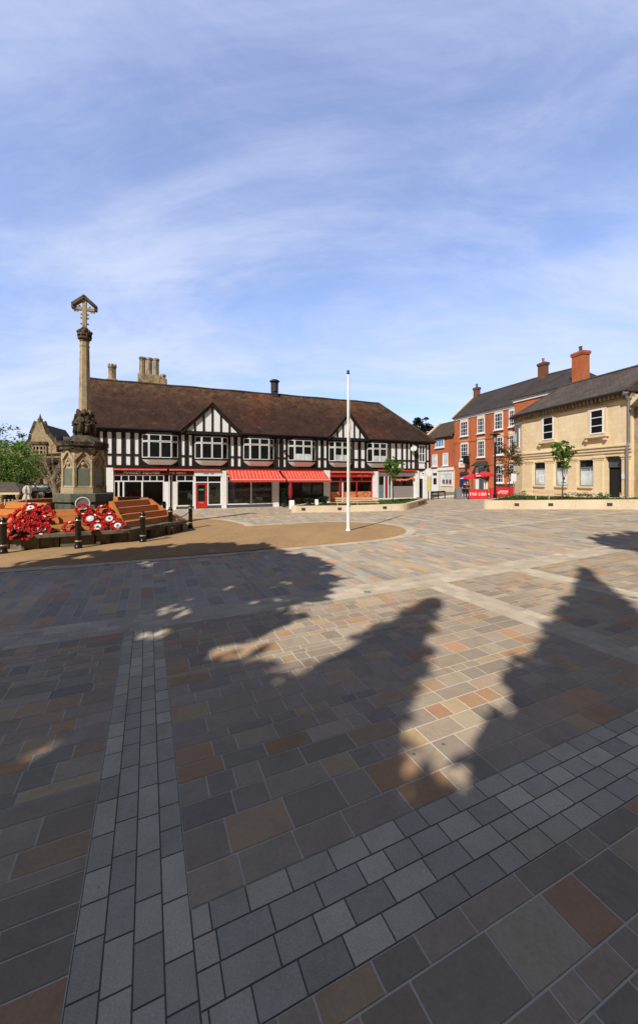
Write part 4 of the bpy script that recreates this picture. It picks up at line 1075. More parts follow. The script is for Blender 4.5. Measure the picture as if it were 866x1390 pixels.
# dark shop with open front
sd = MB(); sd.fbox(T, T.s(379), T.s(391), -2.5, -.9, .1, 3.3); sd.build('lobby_wall', M['black'], tb)
shopfront(409, 438.8, [423], .50, 2.8, None, fm='blacktimber', riser='blacktimber')
dk = MB(); dk.fbox(T, T.s(393), T.s(394.5), -.06, .04, 0, 3.3); dk.fbox(T, T.s(407), T.s(409), -.06, .04, 0, 3.3); dk.fbox(T, T.s(379), T.s(393), -.05, .03, 0, .5); dk.build('door_frame', M['blacktimber'], tb)
# red fronted shop
rf = shopfront(447.7, 505, [461, 466, 484], .55, 2.2, 2.62, riser='red', fm='red', tn=4)
fb = MB().fbox(T, T.s(447.7), T.s(505.2), .0, .12, 2.68, 3.0).build('sign_board', M['red'], tb)
marks_mb(T, T.s(485), T.s(499), .122, 2.77, 2.9, 8, random.Random(4), (3,)).build('lettering', M['pinkred'], fb)
cassette(448, 505.5, 3.06, 'pinkred', .2)
for a, b_ in ((448.6, 460), (467, 483), (485, 504)):
    po = MB().quad(T.p(T.s(a), .004, .57), T.p(T.s(b_), .004, .57), T.p(T.s(b_), .004, 1.25), T.p(T.s(a), .004, 1.25)).build('window_poster', M['orangefood'], rf)
MB().fbox(T, T.s(463.6) - .0, T.s(465.4), .04, .055, .1, 2.15).build('door_trim', M['whitepaint'], rf)
# grey and white barber style shop at the right
bf = shopfront(512.7, 562, [521.5, 526.5, 531], .55, 2.75, 2.85, tn=1)
fb = MB().fbox(T, T.s(512.7), T.s(562.1), .02, .13, 2.88, 3.24).build('sign_board', M['greymetal'], tb)
marks_mb(T, T.s(523.5), T.s(540), .132, 2.96, 3.18, 8, random.Random(12), (3,)).build('lettering', M['black'], fb)
cassette(512.5, 564, 3.27, 'awningred', .16)
for a, b_, z1, m_ in ((513.2, 521, 1.9, 'teal'), (526.9, 530.6, 1.9, 'teal'), (531.5, 561.6, 1.75, 'frost')):
    MB().quad(T.p(T.s(a), .006, .56), T.p(T.s(b_), .006, .56), T.p(T.s(b_), .006, z1), T.p(T.s(a), .006, z1)).build('frosted_film', M[m_], bf)
MB().fbox(T, T.s(521.9), T.s(526.2), -.005, .035, .1, 2.7).build('door', M['redcloth'], bf)
gl_ = MB(); rn = random.Random(6)
for k in range(46):
    f = k / 45; gl_.blob(T.p(T.s(530 + 31 * f), .14 + rn.uniform(-.03, .03), 2.42 - .12 * sin(pi * f) + .16 * f + rn.uniform(-.07, .07)), rn.uniform(.06, .10), 6, 4, .2, rn)
gl_.build('flower_garland', M['pinkred'], bf)
MB().fbox(T, T.s(560.3), T.s(561.9), .02, .04, 1.9, 2.6).build('small_banner', M['white'], bf)
# end section: white wall, black door
ew = MB(); ew.fbox(T, T.s(568.0), T.s(574.2), -.2, -.04, 2.52, 3.36); ew.build('door_head', M['render'], tb)
bd = MB().fbox(T, T.s(568.2), T.s(574.0), -.14, -.08, .05, 2.52).build('door', M['black'], tb)
MB().fbox(T, T.s(569.3), T.s(572.9), -.0795, -.072, 1.5, 2.3).build('pane', M['glass'], bd)
ep = MB(); ep.fbox(T, T.s(564), T.s(568), .101, .13, -.1, .55); ep.fbox(T, T.s(574.2), T.s(583.4), .101, .13, -.1, .40); ep.build('plinth', M['blacktimber'], tb)
MB().fbox(T, T.s(572), T.s(573.6), .10, .16, 3.0, 3.12).build('wall_lamp', M['lead'], tb)
# return wall: framed upper storey round the corner
RW = T.sub(SR, 0, 80)
rw = MB(); rw.fbox(RW, .3, 8.5, .002, .05, 3.36, 3.6); rw.fbox(RW, .3, 8.5, .002, .05, 6.1, 6.38)
for i in range(9): rw.fbox(RW, .3 + i, .55 + i, .003, .048, 3.6, 6.1)
# satellite dish
dq = T.p(T.s(559), .35, 5.62); dm_ = MB(); ax = (Vector((-.45, -.8, .35))).normalized(); xx = ax.cross(Vector((0, 0, 1))).normalized(); yy = xx.cross(ax)
rings = []
for r, h in ((0, 0), (.13, .012), (.25, .04), (.33, .085)): rings.append([dq + ax * h + (xx * cos(2 * pi * k / 18) + yy * sin(2 * pi * k / 18)) * r for k in range(18)])
vs = [q for r in rings for q in r]; dm_.add(vs, [(j * 18 + k, j * 18 + (k + 1) % 18, (j + 1) * 18 + (k + 1) % 18, (j + 1) * 18 + k) for j in range(3) for k in range(18)])
dm_.tube([dq, T.p(T.s(559), .05, 5.4)], .03, 6); dm_.tube([dq - yy * .29 + ax * .08, dq + ax * .42 - yy * .05], .015, 5); dm_.blob(dq + ax * .42 - yy * .05, .05, 6, 4)
dm_.build('satellite_dish', M['dish'], tb)
dp = MB(); dp.tube([T.p(T.s(232), .10, 3.3), T.p(T.s(232), .10, .0)], .05, 8); dp.build('downpipe', M['blackmetal'], tb)
# vertical lettering block between bays three and four
MB().fbox(T, T.s(380) - .10, T.s(380) + .10, .05, .075, 4.6, 5.85).build('wall_board', M['blacktimber'], tb)
br = MB(); br.bar(T.p(T.s(385), .05, 4.95), T.p(T.s(386), .75, 5.1), .05, .18); br.build('flag_bracket', M['black'], tb)
# shop window displays
def dress(s, d, z, h, mat_, label, w_=.22):
    q = T.p(s, d, z); t = thing('dress', label, 'clothing', tuple(q), group=None)
    MB().lathe(tuple(q), [(w_, 0), (w_ * .9, h * .3), (w_ * .55, h * .62), (w_ * .75, h * .85), (w_ * .7, h * .93), (w_ * .25, h)], 12).build('skirt', M[mat_], t, smooth=True)
    mb = MB()
    for g in (-1, 1): mb.tube([q + T.u * g * w_ * .6 + Vector((0, 0, h * .92)), q + T.u * g * w_ * .98 + Vector((0, 0, h * .72)), q + T.u * g * w_ * 1.0 + Vector((0, 0, h * .52))], [.07, .065, .06], 8)
    mb.build('sleeve', M[mat_], t, smooth=True)
    mb = MB(); mb.tube([q + Vector((0, 0, -.4)), q + Vector((0, 0, .1))], .02, 6); mb.lathe((q.x, q.y, q.z - .43), [(.16, 0), (.15, .03)], 12); mb.build('stand', M['greymetal'], t)
dress(T.s(317), -.30, .80, 1.75, 'lilac', 'long lilac dress on a stand in the clothes shop window')
dress(T.s(336), -.55, .95, 1.4, 'redcloth', 'patterned dark dress left of the mullion in the clothes shop window', .17)
dress(T.s(347), -.5, .95, 1.5, 'tancloth', 'tan jacket on a stand right of the mullion in the clothes shop window', .19)
dress(T.s(362), -.45, .85, 1.6, 'redcloth', 'dark red dress at the right of the clothes shop window', .2)
q = T.p(T.s(325.5), -.45, 1.25); ht = thing('hat', 'bright red hat on a stand in the clothes shop window', 'hat', tuple(q))
MB().lathe(tuple(q), [(.24, .0), (.235, .015), (.15, .03), (.155, .2), (.12, .26), (0, .28)], 14).build('crown', M['red'], ht, smooth=True)
MB().lathe((q.x, q.y, .5), [(.1, 0), (.02, .03), (.02, .75)], 10).build('stand', M['greymetal'], ht)
sh = thing('display_shelf', 'low stepped display shelf along the clothes shop window', 'shelf', tuple(T.p(T.s(330), -.6, .1)))
MB().fbox(T, T.s(309), T.s(370), -1.0, -.12, .1, .42).build('lower_step', M['greymetal'], sh); MB().fbox(T, T.s(319), T.s(331), -.9, -.5, .421, .75).build('upper_step', M['white'], sh); MB().fbox(T, T.s(350), T.s(358), -.9, -.5, .421, .85).build('upper_step', M['white'], sh)
rn = random.Random(31)
bxp = None
cols3 = ['white', 'teal', 'cream', 'lilac', 'redcloth', 'greensign', 'gold']
for k in range(12):
    s = T.s(311 + k * 4.9); q = T.p(s, -.28 + rn.uniform(-.05, .05), .421); hgt = rn.uniform(.14, .3)
    t = thing('handbag', 'small handbag or shoe box set out low in the clothes shop window', 'bag', tuple(q), group='small goods in the clothes shop window')
    F = Fr(q.x, q.y, 22 + rn.uniform(-20, 20)); mt = M[cols3[k % 7]]
    b_ = MB(); b_.hexa([F.p(-.13, .05, .421), F.p(.13, .05, .421), F.p(.13, -.05, .421), F.p(-.13, -.05, .421), F.p(-.10, .03, .421 + hgt), F.p(.10, .03, .421 + hgt), F.p(.10, -.03, .421 + hgt), F.p(-.10, -.03, .421 + hgt)]); b_.build('body', mt, t, bevel=.01)
    b_ = MB(); b_.tube([F.p(-.06, 0, .42 + hgt), F.p(-.05, 0, .5 + hgt), F.p(.05, 0, .5 + hgt), F.p(.06, 0, .42 + hgt)], .008, 5); b_.build('handle', mt, t)
# white and green notices in the door-side window and curtains in the cafe
for px, z0, z1, m_ in ((284, 1.5, 1.85, 'white'), (289, 1.35, 1.75, 'black'), (292, 1.4, 1.8, 'black'), (285.5, 1.15, 1.4, 'greensign'), (291, 1.0, 1.2, 'black'), (296, 1.05, 1.3, 'white')):
    s = T.s(px); MB().fbox(T, s - .07, s + .07, -.06, -.045, z0, z1).build('window_notice', M[m_], tb)
MB().fbox(T, T.s(283), T.s(300), -.5, -.48, .3, 2.1).build('net_curtain', M['canvas'], tb)
for px, px2 in ((168.5, 171.5), (240.2, 243)): MB().fbox(T, T.s(px), T.s(px2), -.3, -.2, .35, 2.25).build('curtain', M['frost'], tb)
for px, z in ((257, .9), (260.5, .75)): MB().fbox(T, T.s(px) - .1, T.s(px) + .1, -.05, -.035, z, z + .45).build('window_notice', M['white'], tb)
fv = thing('flower_pot', 'dark red flower arrangement on the cafe window table', 'flowers', tuple(T.p(T.s(188), -.5, .8)))
q = T.p(T.s(188), -.5, 0); MB().lathe((q.x, q.y, .78), [(.12, 0), (.16, .2)], 10).build('pot', M['white'], fv)
mb = MB()
for k in range(26): mb.blob((q.x + rn.uniform(-.3, .3), q.y + rn.uniform(-.2, .2), 1.15 + rn.uniform(-.15, .3)), rn.uniform(.06, .1), 6, 4, .25, rn)
mb.build('blossom', M['redcloth'], fv)
MB().lathe((q.x, q.y, .1), [(.2, 0), (.04, .03), (.04, .64), (.42, .66), (.42, .68)], 12).build('table', M['interior2'], fv)
# outdoor cafe table
q = T.p(T.s(192), 2.2, 0); ct = thing('cafe_table', 'small white cafe table outside the Market Square window', 'table', tuple(q))
MB().lathe(tuple(q), [(.40, .72), (.40, .745)], 16).build('tabletop', M['white'], ct)
MB().lathe(tuple(q), [(.24, 0), (.22, .03), (.03, .06), (.03, .72)], 10).build('pedestal', M['greymetal'], ct)
# ================================================================== TREES
def tree(name, label, loc, trunk_h, r0, crown_c, crown_r, nleaf, lsize, lmat, bark='bark', limbs=7, seed=0, group=None, shape='round', gaps=.35, crown=True, twigs=0, lean=0.0):
    rn = random.Random(seed); base = Vector(loc); t = thing(name, label, 'tree', tuple(base), group=group)
    cc = base + Vector(crown_c); cr = Vector(crown_r); mb = MB(); tips = []
    top = base + Vector((crown_c[0] * .8, crown_c[1] * .8, trunk_h))
    n = 7; pts = [base.lerp(top, i / n) + Vector((rn.uniform(-1, 1), rn.uniform(-1, 1), 0)) * r0 * (.5 if 0 < i else 0) for i in range(n + 1)]
    mb.tube(pts, [r0 * (1.25 if i == 0 else 1 - .45 * i / n) for i in range(n + 1)], 9)
    def rand_in():
        while True:
            q = Vector((rn.uniform(-1, 1), rn.uniform(-1, 1), rn.uniform(-1, 1)))
            if q.length < 1: return q
    for i in range(limbs):
        q = rand_in().normalized() * rn.uniform(.55, .95)
        if shape == 'cone': q = Vector((q.x, q.y, q.z))
        tip = cc + Vector((q.x * cr.x, q.y * cr.y, q.z * cr.z)); st = pts[rn.randint(max(2, n - 4), n)]
        mid = st.lerp(tip, .5) + rand_in() * cr.x * .18; rr_ = r0 * rn.uniform(.28, .42)
        P = [st, st.lerp(mid, .5) + rand_in() * .05 * cr.x, mid, mid.lerp(tip, .5) + rand_in() * .08 * cr.x, tip]
        mb.tube(P, [rr_, rr_ * .8, rr_ * .6, rr_ * .38, rr_ * .1], 6, False); tips += [P[2], P[3], P[4]]
        for k in range(twigs):
            a = rn.choice(P[1:]); e = a + (rand_in() * .5 + (a - cc).normalized() * .4 + Vector((0, 0, .35))) * cr.x * rn.uniform(.35, .75); m_ = a.lerp(e, .5) + rand_in() * .1 * cr.x
            mb.tube([a, m_, e], [rr_ * .35, rr_ * .22, rr_ * .06], 4, False)
            for _ in range(2):
                e2 = m_ + rand_in() * cr.x * .4 + Vector((0, 0, .2)); mb.tube([m_, e2], [rr_ * .16, rr_ * .05], 3, False)
    mb.build('trunk', M[bark], t, smooth=True)
    if not crown: return t
    cl = MB(); nclump = max(8, int(nleaf / (22 if shape == 'cone' else 45))); clumps = []
    for i in range(nclump):
        q = rand_in(); rr_ = q.length
        q = q.normalized() * (rr_ ** .45) if rr_ > 0 else q
        if shape == 'cone':
            h = 1 - rn.random() ** .75; a = rn.uniform(0, 2 * pi); w_ = (1 - h) ** .9 * rn.uniform(.25, .88) + .02
            q = Vector((cos(a) * w_, sin(a) * w_, -1 + 2 * h))
        c = cc + Vector((q.x * cr.x, q.y * cr.y, q.z * cr.z)); clumps.append((c, rn.uniform(.6, 1.25), 1 - h if shape == 'cone' else 1))
    for c in tips: clumps.append((Vector(c), rn.uniform(.6, 1.1), 1))
    if shape == 'cone':
        prof = []; m_ = 26; k_ = 14; b0_ = len(cl.v)
        for j in range(m_ + 1):
            h = j / m_; w_ = (1 - h) ** .92 * .74 + .012
            prof.append((w_, -1 + 2 * h))
        vs = [(cc.x + cr.x * w_ * rn.uniform(.85, 1.15) * cos(2 * pi * i / k_), cc.y + cr.y * w_ * rn.uniform(.85, 1.15) * sin(2 * pi * i / k_), cc.z + cr.z * z_) for w_, z_ in prof for i in range(k_)]
        cl.add(vs, [(j * k_ + i, j * k_ + (i + 1) % k_, (j + 1) * k_ + (i + 1) % k_, (j + 1) * k_ + i) for j in range(m_) for i in range(k_)])
    per = max(6, int(nleaf / len(clumps)))
    for c, k, hh in clumps:
        cs_ = min(cr.x, cr.z) * .26 * k * (max(hh, .18) if shape == 'cone' else 1)
        for _ in range(per):
            q = rand_in(); p = c + Vector((q.x, q.y, q.z * .75)) * cs_
            s = lsize * rn.uniform(.6, 1.35) * (max(hh, .4) if shape == 'cone' else 1); nrm = (rand_in() + Vector((0, 0, .6))).normalized(); x = nrm.orthogonal().normalized()
            x.rotate(Matrix.Rotation(rn.uniform(0, 6.28), 3, nrm)); y = nrm.cross(x)
            cl.add([p - x * s, p - y * s * .45 + nrm * s * .15, p + x * s, p + y * s * .45 + nrm * s * .15], [(0, 1, 2, 3)])
    cl.build('crown', M[lmat], t, uv=False)
    return t
# ================================================================== PLANTERS
def offset_in(pts, d):
    n = len(pts); out = []
    ar = sum(pts[i].x * pts[(i + 1) % n].y - pts[(i + 1) % n].x * pts[i].y for i in range(n)); sg = 1 if ar > 0 else -1
    for i in range(n):
        a, b_, c = pts[i - 1], pts[i], pts[(i + 1) % n]
        d1 = (b_ - a).normalized(); d2 = (c - b_).normalized(); n1 = Vector((-d1.y, d1.x)) * sg; n2 = Vector((-d2.y, d2.x)) * sg
        m_ = (n1 + n2).normalized(); out.append(b_ + m_ * d / max(.3, m_.dot(n1)))
    return out
def smoothpoly(pts, r=.8, n=5):
    out = []; m_ = len(pts)
    for i in range(m_):
        a, b_, c = pts[i - 1], pts[i], pts[(i + 1) % m_]; p = b_ + (a - b_).normalized() * min(r, (a - b_).length * .4); q = b_ + (c - b_).normalized() * min(r, (c - b_).length * .4)
        for k in range(n + 1):
            t_ = k / n; out.append(p * (1 - t_) ** 2 + b_ * 2 * t_ * (1 - t_) + q * t_ ** 2)
    res = []
    for i in range(len(out)):
        a, b_ = out[i], out[(i + 1) % len(out)]; k = max(1, int((b_ - a).length / 1.5))
        for j in range(k): res.append(a.lerp(b_, j / k))
    return res
def planter(label, pts, hgt, lights, thick=.34, gh=-.06):
    t = thing('planter', label, 'planter', (pts[0].x, pts[0].y, 0)); ou = smoothpoly(pts); inn = offset_in(ou, thick); n = len(ou)
    mb = MB(); vs = [Vector((p.x, p.y, -.15)) for p in ou] + [Vector((p.x, p.y, zg(p.x) + hgt)) for p in ou] + [Vector((p.x, p.y, zg(p.x) + hgt)) for p in inn] + [Vector((p.x, p.y, -.15)) for p in inn]
    ar = sum(ou[i].x * ou[(i + 1) % n].y - ou[(i + 1) % n].x * ou[i].y for i in range(n)); fs = []
    for i in range(n):
        j = (i + 1) % n
        for k in range(3):
            f = (k * n + i, k * n + j, (k + 1) * n + j, (k + 1) * n + i); fs.append(f if ar > 0 else f[::-1])
    mb.add(vs, fs); wall = mb.build('wall', M['cream_stone'], t, bevel=0)
    sl_ = MB(); sl_.add([Vector((p.x, p.y, zg(p.x) + hgt + gh)) for p in inn], [tuple(range(n)) if ar > 0 else tuple(range(n))[::-1]])
    sl_.build('bed', M['soil'], t)
    for q, ang in lights:
        F = Fr(q.x, q.y, ang); z = zg(q.x) + hgt * .52
        l_ = MB(); l_.fbox(F, -.14, .14, .0, .03, z - .09, z + .09); o = l_.build('recessed_light', M['lead'], wall)
    # grass
    rn = random.Random(int(pts[0].x * 10)); g = MB(); xs_ = [p.x for p in inn]; ys_ = [p.y for p in inn]
    def inside(x, y):
        c = False
        for i in range(n):
            a, b_ = inn[i], inn[i - 1]
            if (a.y > y) != (b_.y > y) and x < (b_.x - a.x) * (y - a.y) / (b_.y - a.y) + a.x: c = not c
        return c
    cnt = 0
    while cnt < 5200:
        x, y = rn.uniform(min(xs_), max(xs_)), rn.uniform(min(ys_), max(ys_))
        if not inside(x, y): continue
        cnt += 1; z = zg(x) + hgt + gh; h = rn.uniform(.03, .11); a = rn.uniform(0, 6.28); w_ = .05; dx, dy = cos(a) * w_, sin(a) * w_
        g.add([(x - dx, y - dy, z), (x + dx, y + dy, z), (x + rn.uniform(-.05, .05), y + rn.uniform(-.05, .05), z + h)], [(0, 1, 2)])
    o = kind(g.build('grass', M['grass'], None, uv=False), 'stuff')
    return t
V2 = lambda p: Vector((p[0], p[1]))
lp = [gp(px, 696) for px in (412, 461)] + [gp(525, 694.5)]
for q in lp: q.y = 28.27 - .02
cpts = [V2((-2.28, 28.3)), V2((6.5, 28.3)), V2((9.9, 34.6)), V2((8.0, 35.6)), V2((-1.0, 31.6))]
CP = planter('long low cream stone planter in front of the black and white building', cpts, .47, [(Vector((x, 28.3, 0)), 0) for x in (-1.15, 1.52, 4.85)])
Fv = Fr(6.5, 28.3, math.degrees(atan2(34.6 - 28.3, 9.9 - 6.5)))
for k in range(5):
    s = 3.4 + k * .5; z = zg(Fv.p(s, 0, 0).x)
    MB().fbox(Fv, s, s + .28, .002, .02, z + .1, z + .36).build('vent_slot', M['lead'], CP)
r0 = gp(651, 691); r1 = gp(866, 691.6); dr_ = (r1 - r0).normalized(); r2 = r1 + dr_ * 6
nb = Vector((-dr_.y, dr_.x, 0))
nb = nb if nb.y > 0 else -nb
rl = []
for px in (701, 747, 827):
    k = (px - CX) / FOC; s = (k * r0.y - r0.x) / (dr_.x - k * dr_.y); q = r0 + dr_ * s; rl.append((q, math.degrees(atan2(dr_.y, dr_.x))))
b0 = r0 + nb * 6.5 + dr_ * 2.2
RP = planter('long low cream stone planter in front of the sandstone bank building', [V2(r0), V2(r2), V2(r2 + nb * 2.2), V2(r0 + nb * 2.4 + dr_ * 7.5), V2(b0 + dr_ * 1.0), V2(b0)], .60, rl, gh=-.05)
# seats on the planters
def seat(name, label, F, s0, s1, z0, back=True):
    t = thing(name, label, 'bench', tuple(F.p((s0 + s1) / 2, 0, z0)))
    mb = MB()
    for i in range(4): mb.fbox(F, s0, s1, -.44 + i * .12, -.34 + i * .12, z0 + .24, z0 + .29)
    mb.build('seat', M['benchwood'], t)
    if back:
        mb = MB()
        for i in range(2): mb.fbox(F, s0, s1, -.56, -.52, z0 + .36 + i * .16, z0 + .48 + i * .16)
        mb.build('backrest', M['benchwood'], t)
    n = 3
    for i in range(n):
        s = s0 + .15 + (s1 - s0 - .3) * i / (n - 1); l_ = MB(); l_.fbox(F, s - .03, s + .03, -.51, .01, z0, z0 + .235)
        if back: l_.fbox(F, s - .028, s + .028, -.515, -.475, z0 + .236, z0 + .40)
        l_.build('leg', M['benchwood'], t)
    return t
F = Fr(1.0, 28.9, 0); seat('timber_bench', 'long pale timber bench on the planter before the red shopfront', F, .25, 3.55, .43)
F = Fr(r0.x, r0.y, math.degrees(atan2(dr_.y, dr_.x))); k1 = [((px - CX) / FOC * r0.y - r0.x) / (dr_.x - (px - CX) / FOC * dr_.y) for px in (724, 768)]
seat('timber_bench', 'pale timber bench on the planter below the bank windows', F.sub(0, -.5, 0), k1[0], k1[1], zg(18) + .52, True)
# shrubs along the bed by the bank
def shrub(label, loc, r, seed, mat_='leaf_mid'):
    rn = random.Random(seed); t = thing('shrub', label, 'shrub', tuple(loc)); st = MB(); lf = MB(); q = Vector(loc)
    for i in range(16):
        e = q + Vector((rn.uniform(-r, r), rn.uniform(-r, r) * .7, rn.uniform(.12, .42))); st.tube([q, q.lerp(e, .5) + Vector((0, 0, .05)), e], [.012, .009, .004], 4, False)
        for _ in range(14):
            p = e + Vector((rn.gauss(0, 1), rn.gauss(0, 1), rn.gauss(0, .7))) * .10; s = rn.uniform(.04, .08); a = Vector((rn.gauss(0, 1), rn.gauss(0, 1), rn.gauss(0, 1))).normalized(); b_ = a.orthogonal().normalized()
            lf.add([p - a * s, p - b_ * s * .5, p + a * s, p + b_ * s * .5], [(0, 1, 2, 3)])
    st.build('stem', M['bark'], t); lf.build('foliage', M[mat_], t, uv=False)
for i, (px, lab, r) in enumerate(((708, 'low green shrub under the left end of the bank', .7), (787, 'leafy green shrub between bank windows two and three', .8), (812, 'low green shrub by the left side of the dark bank doorway', .6), (687, 'small green shrub in front of the right red banner', .55))):
    k = (px - CX) / FOC; o = r0 + nb * 1.0; s = (k * o.y - o.x) / (dr_.x - k * dr_.y); q = o + dr_ * s; q.z = zg(q.x) + .53; shrub(lab, q, r, 40 + i)
# young trees
q = at(533, 650, 31.2); tree('young_tree', 'small round headed green tree in the planter before the white fronted shop', (q.x, q.y, zg(q.x) + .4), 2.6, .05, (0.05, 0, 3.0), (.78, .78, .72), 1300, .10, 'leaf_bright', seed=3, limbs=9)
tr = at(763.5, 650, 25.3); tree('young_tree', 'small bright green tree growing in front of the bank windows', (tr.x, tr.y, zg(tr.x) + .55), 2.9, .045, (-.02, 0, 3.25), (.74, .74, .62), 1150, .10, 'leaf_bright', seed=9, limbs=10)
MB_ = MB(); s_ = tr
cl = tree('young_tree', 'sparse bronze leaved sapling between the street lamp and the bank corner', tuple(Vector((at(691, 650, 30.5).x, 30.5, zg(15) + .5))), 3.6, .045, (-.1, 0, 3.3), (1.0, 1.0, 1.75), 1500, .085, 'leaf_olive', seed=15, limbs=14, twigs=4)

# ================================================================== SANDSTONE BANK
S = Fr(19.6, 37, -78.7)
SE = S.s(857.5); sb = thing('bank_building', 'two storey honey sandstone bank with grey slate roof and dark doorway', 'building', tuple(S.o))
BZ = .3; EV = 8.70
c1 = S.p(0, 0, 0); c2 = S.p(-1.92, -.68, 0); c3 = S.p(-2.4, -7.5, 0); c4_ = S.p(SE, -7.5, 0); c5 = S.p(SE, 0, 0)
zc_ = lambda px, py, d=0: S.z(px, py, d)
STR = 4.72                                              # string course
# upper wall solid; ground floor built of piers between the openings
MB().prism([(p.x, p.y) for p in (c1, c2, c3, c4_, c5)], STR - .25, EV - .3).build('wall', M['ashlar'], sb)
CF1 = S.sub(0, 0, 0)
canted = Fr(c2.x, c2.y, math.degrees(atan2(c1.y - c2.y, c1.x - c2.x))); cl_ = (c1 - c2).length
ops = [(724.6, 739.2), (753.4, 770), (785, 804.2), (820.6, 842.6)]
os_ = [(S.s(a), S.s(b_)) for a, b_ in ops]
WB, WT = 1.92, 4.0
lw = MB(); xs_ = [0] + [v for o in os_ for v in o] + [SE]
for i in range(0, len(xs_), 2): lw.fbox(S, xs_[i], xs_[i + 1], -.55, 0, BZ - .5, STR - .26)
for i, (a, b_) in enumerate(os_):
    lw.fbox(S, a, b_, -.55, 0, WT if i < 3 else 4.15, STR - .26)
    if i < 3: lw.fbox(S, a, b_, -.55, 0, BZ - .5, WB)
lw.fbox(canted, 0, cl_ - .02, -.5, 0, BZ - .5, STR - .26); lw.prism([(p.x, p.y) for p in (S.p(-1.9, -1.2, 0), S.p(-2.4, -7.5, 0), S.p(SE, -7.5, 0), S.p(SE, -1.2, 0))], BZ - .5, STR - .3)
lw.build('ground_storey', M['ashlar'], sb)
tr_ = MB()
tr_.fbox(S, -.02, SE, .004, .16, STR - .12, STR + .10); tr_.fbox(S, -.02, SE, .004, .24, STR + .103, STR + .19); tr_.fbox(S, 0, SE, .004, .08, STR - .33, STR - .123)
tr_.fbox(canted, 0, cl_, .004, .16, STR - .12, STR + .10); tr_.fbox(canted, 0, cl_, .004, .24, STR + .103, STR + .19)
tr_.build('string_course', M['ashlar_trim'], sb)
pl_ = MB()
for i in range(0, len(xs_), 2):
    a, b_ = xs_[i], xs_[i + 1]
    if i == 0: a, b_ = b_ - .95, b_
    w_ = b_ - a; pl_.fbox(S, a + .12, b_ - .12, .003, .10, BZ, 4.05); pl_.fbox(S, a + .02, b_ - .02, .003, .17, 4.053, 4.2); pl_.fbox(S, a + .07, b_ - .07, .003, .13, 3.9, 3.98)
    pl_.fbox(S, a + .06, b_ - .06, .101, .16, BZ, 1.35)
pl_.fbox(S, .15, .75, .003, .07, BZ, 4.05); pl_.fbox(S, .08, .85, .003, .13, 4.053, 4.2)
pl_.build('pilaster', M['ashlar'], sb)
pb = MB()
for i in range(3): a, b_ = os_[i]; pb.fbox(S, a - .02, b_ + .02, .003, .15, WB - .14, WB - .004); pb.fbox(S, a, b_, .003, .06, .3, .95)
pb.fbox(S, .0, os_[2][1] + .5, .102, .165, 1.36, 1.47)
pb.build('sill_course', M['ashlar_trim'], sb)
for i in range(3):
    a, b_ = os_[i]
    f = MB(); f.fbox(S, a, a + .06, -.16, -.08, WB, WT); f.fbox(S, b_ - .06, b_, -.16, -.08, WB, WT); f.fbox(S, a + .06, b_ - .06, -.16, -.082, WT - .07, WT); f.fbox(S, a + .06, b_ - .06, -.16, -.082, WB, WB + .07); f.fbox(S, a + .06, b_ - .06, -.16, -.085, WT - .62, WT - .56)
    fo = f.build('window', M['greymetal'], sb)
    MB().quad(S.p(a, -.13, WB), S.p(b_, -.13, WB), S.p(b_, -.13, WT - .59), S.p(a, -.13, WT - .59)).build('blind_pane', M['glassgrey'], fo)
    MB().quad(S.p(a, -.131, WT - .59), S.p(b_, -.131, WT - .59), S.p(b_, -.131, WT), S.p(a, -.131, WT)).build('pane', M['glass'], fo)
    if i < 2:
        m_ = (a + b_) / 2 + .1; MB().fbox(S, m_ - .28, m_ + .30, -.122, -.115, WB + .25, WB + 1.0).build('notice', M['white'], fo)
        mk = MB(); 
        if i == 1: mk.fbox(S, m_ - .12, m_ - .02, -.114, -.11, WB + .45, WB + .85); mk.fbox(S, m_ + .03, m_ + .16, -.114, -.11, WB + .52, WB + .70); mk.fbox(S, m_ - .25, m_ + .25, -.114, -.11, WB + .27, WB + .32)
        else: mk.fbox(S, m_ - .1, m_ + .18, -.114, -.11, WB + .42, WB + .85)
        mk.build('notice_print', M['paleblue' if i == 0 else 'blue'], fo)
    if i in (1, 2): marks_mb(S, a + .12, b_ - .12, -.125, WB + 1.22, WB + 1.42, 6, random.Random(i)).build('lettering', M['greypaint'], fo)
a, b_ = os_[3]
dd = MB(); dd.fbox(S, a, b_, -.56, -.50, 0.2, 4.15); bk_ = dd.build('door_recess', M['black'], sb)
d_ = MB(); d_.fbox(S, a + .02, b_ - .02, -.49, -.30, 3.35, 4.14); d_.build('fanlight_panel', M['greypaint'], sb)
d_ = MB()
for s0, s1 in ((a + .03, a + .10), ((a + b_) / 2 + .22, (a + b_) / 2 + .30), (b_ - .1, b_ - .03)): d_.fbox(S, s0, s1, -.45, -.36, .3, 3.34)
d_.fbox(S, (a + b_) / 2 + .3, b_ - .1, -.44, -.37, 1.35, 1.5); d_.fbox(S, a + .1, (a + b_) / 2 + .22, -.44, -.40, .5, 3.2)
d_.build('door', M['black'], sb)
MB().fbox(S, (a + b_) / 2 + .315, b_ - .115, -.43, -.42, .55, 1.34).build('door_panel', M['glass'], sb)
MB().fbox(S, (a + b_) / 2 + .22, (a + b_) / 2 + .30, -.355, -.34, .5, 1.5).build('handrail', M['whitemetal'], sb)
MB().fbox(S, S.s(845), S.s(852), .10, .13, 2.5, 2.85).build('name_plate', M['white'], sb)
MB().blob(S.p(S.s(849.5), .14, 1.12), (.12, .12, .16), 8, 5).build('wall_bell', M['lead'], sb)
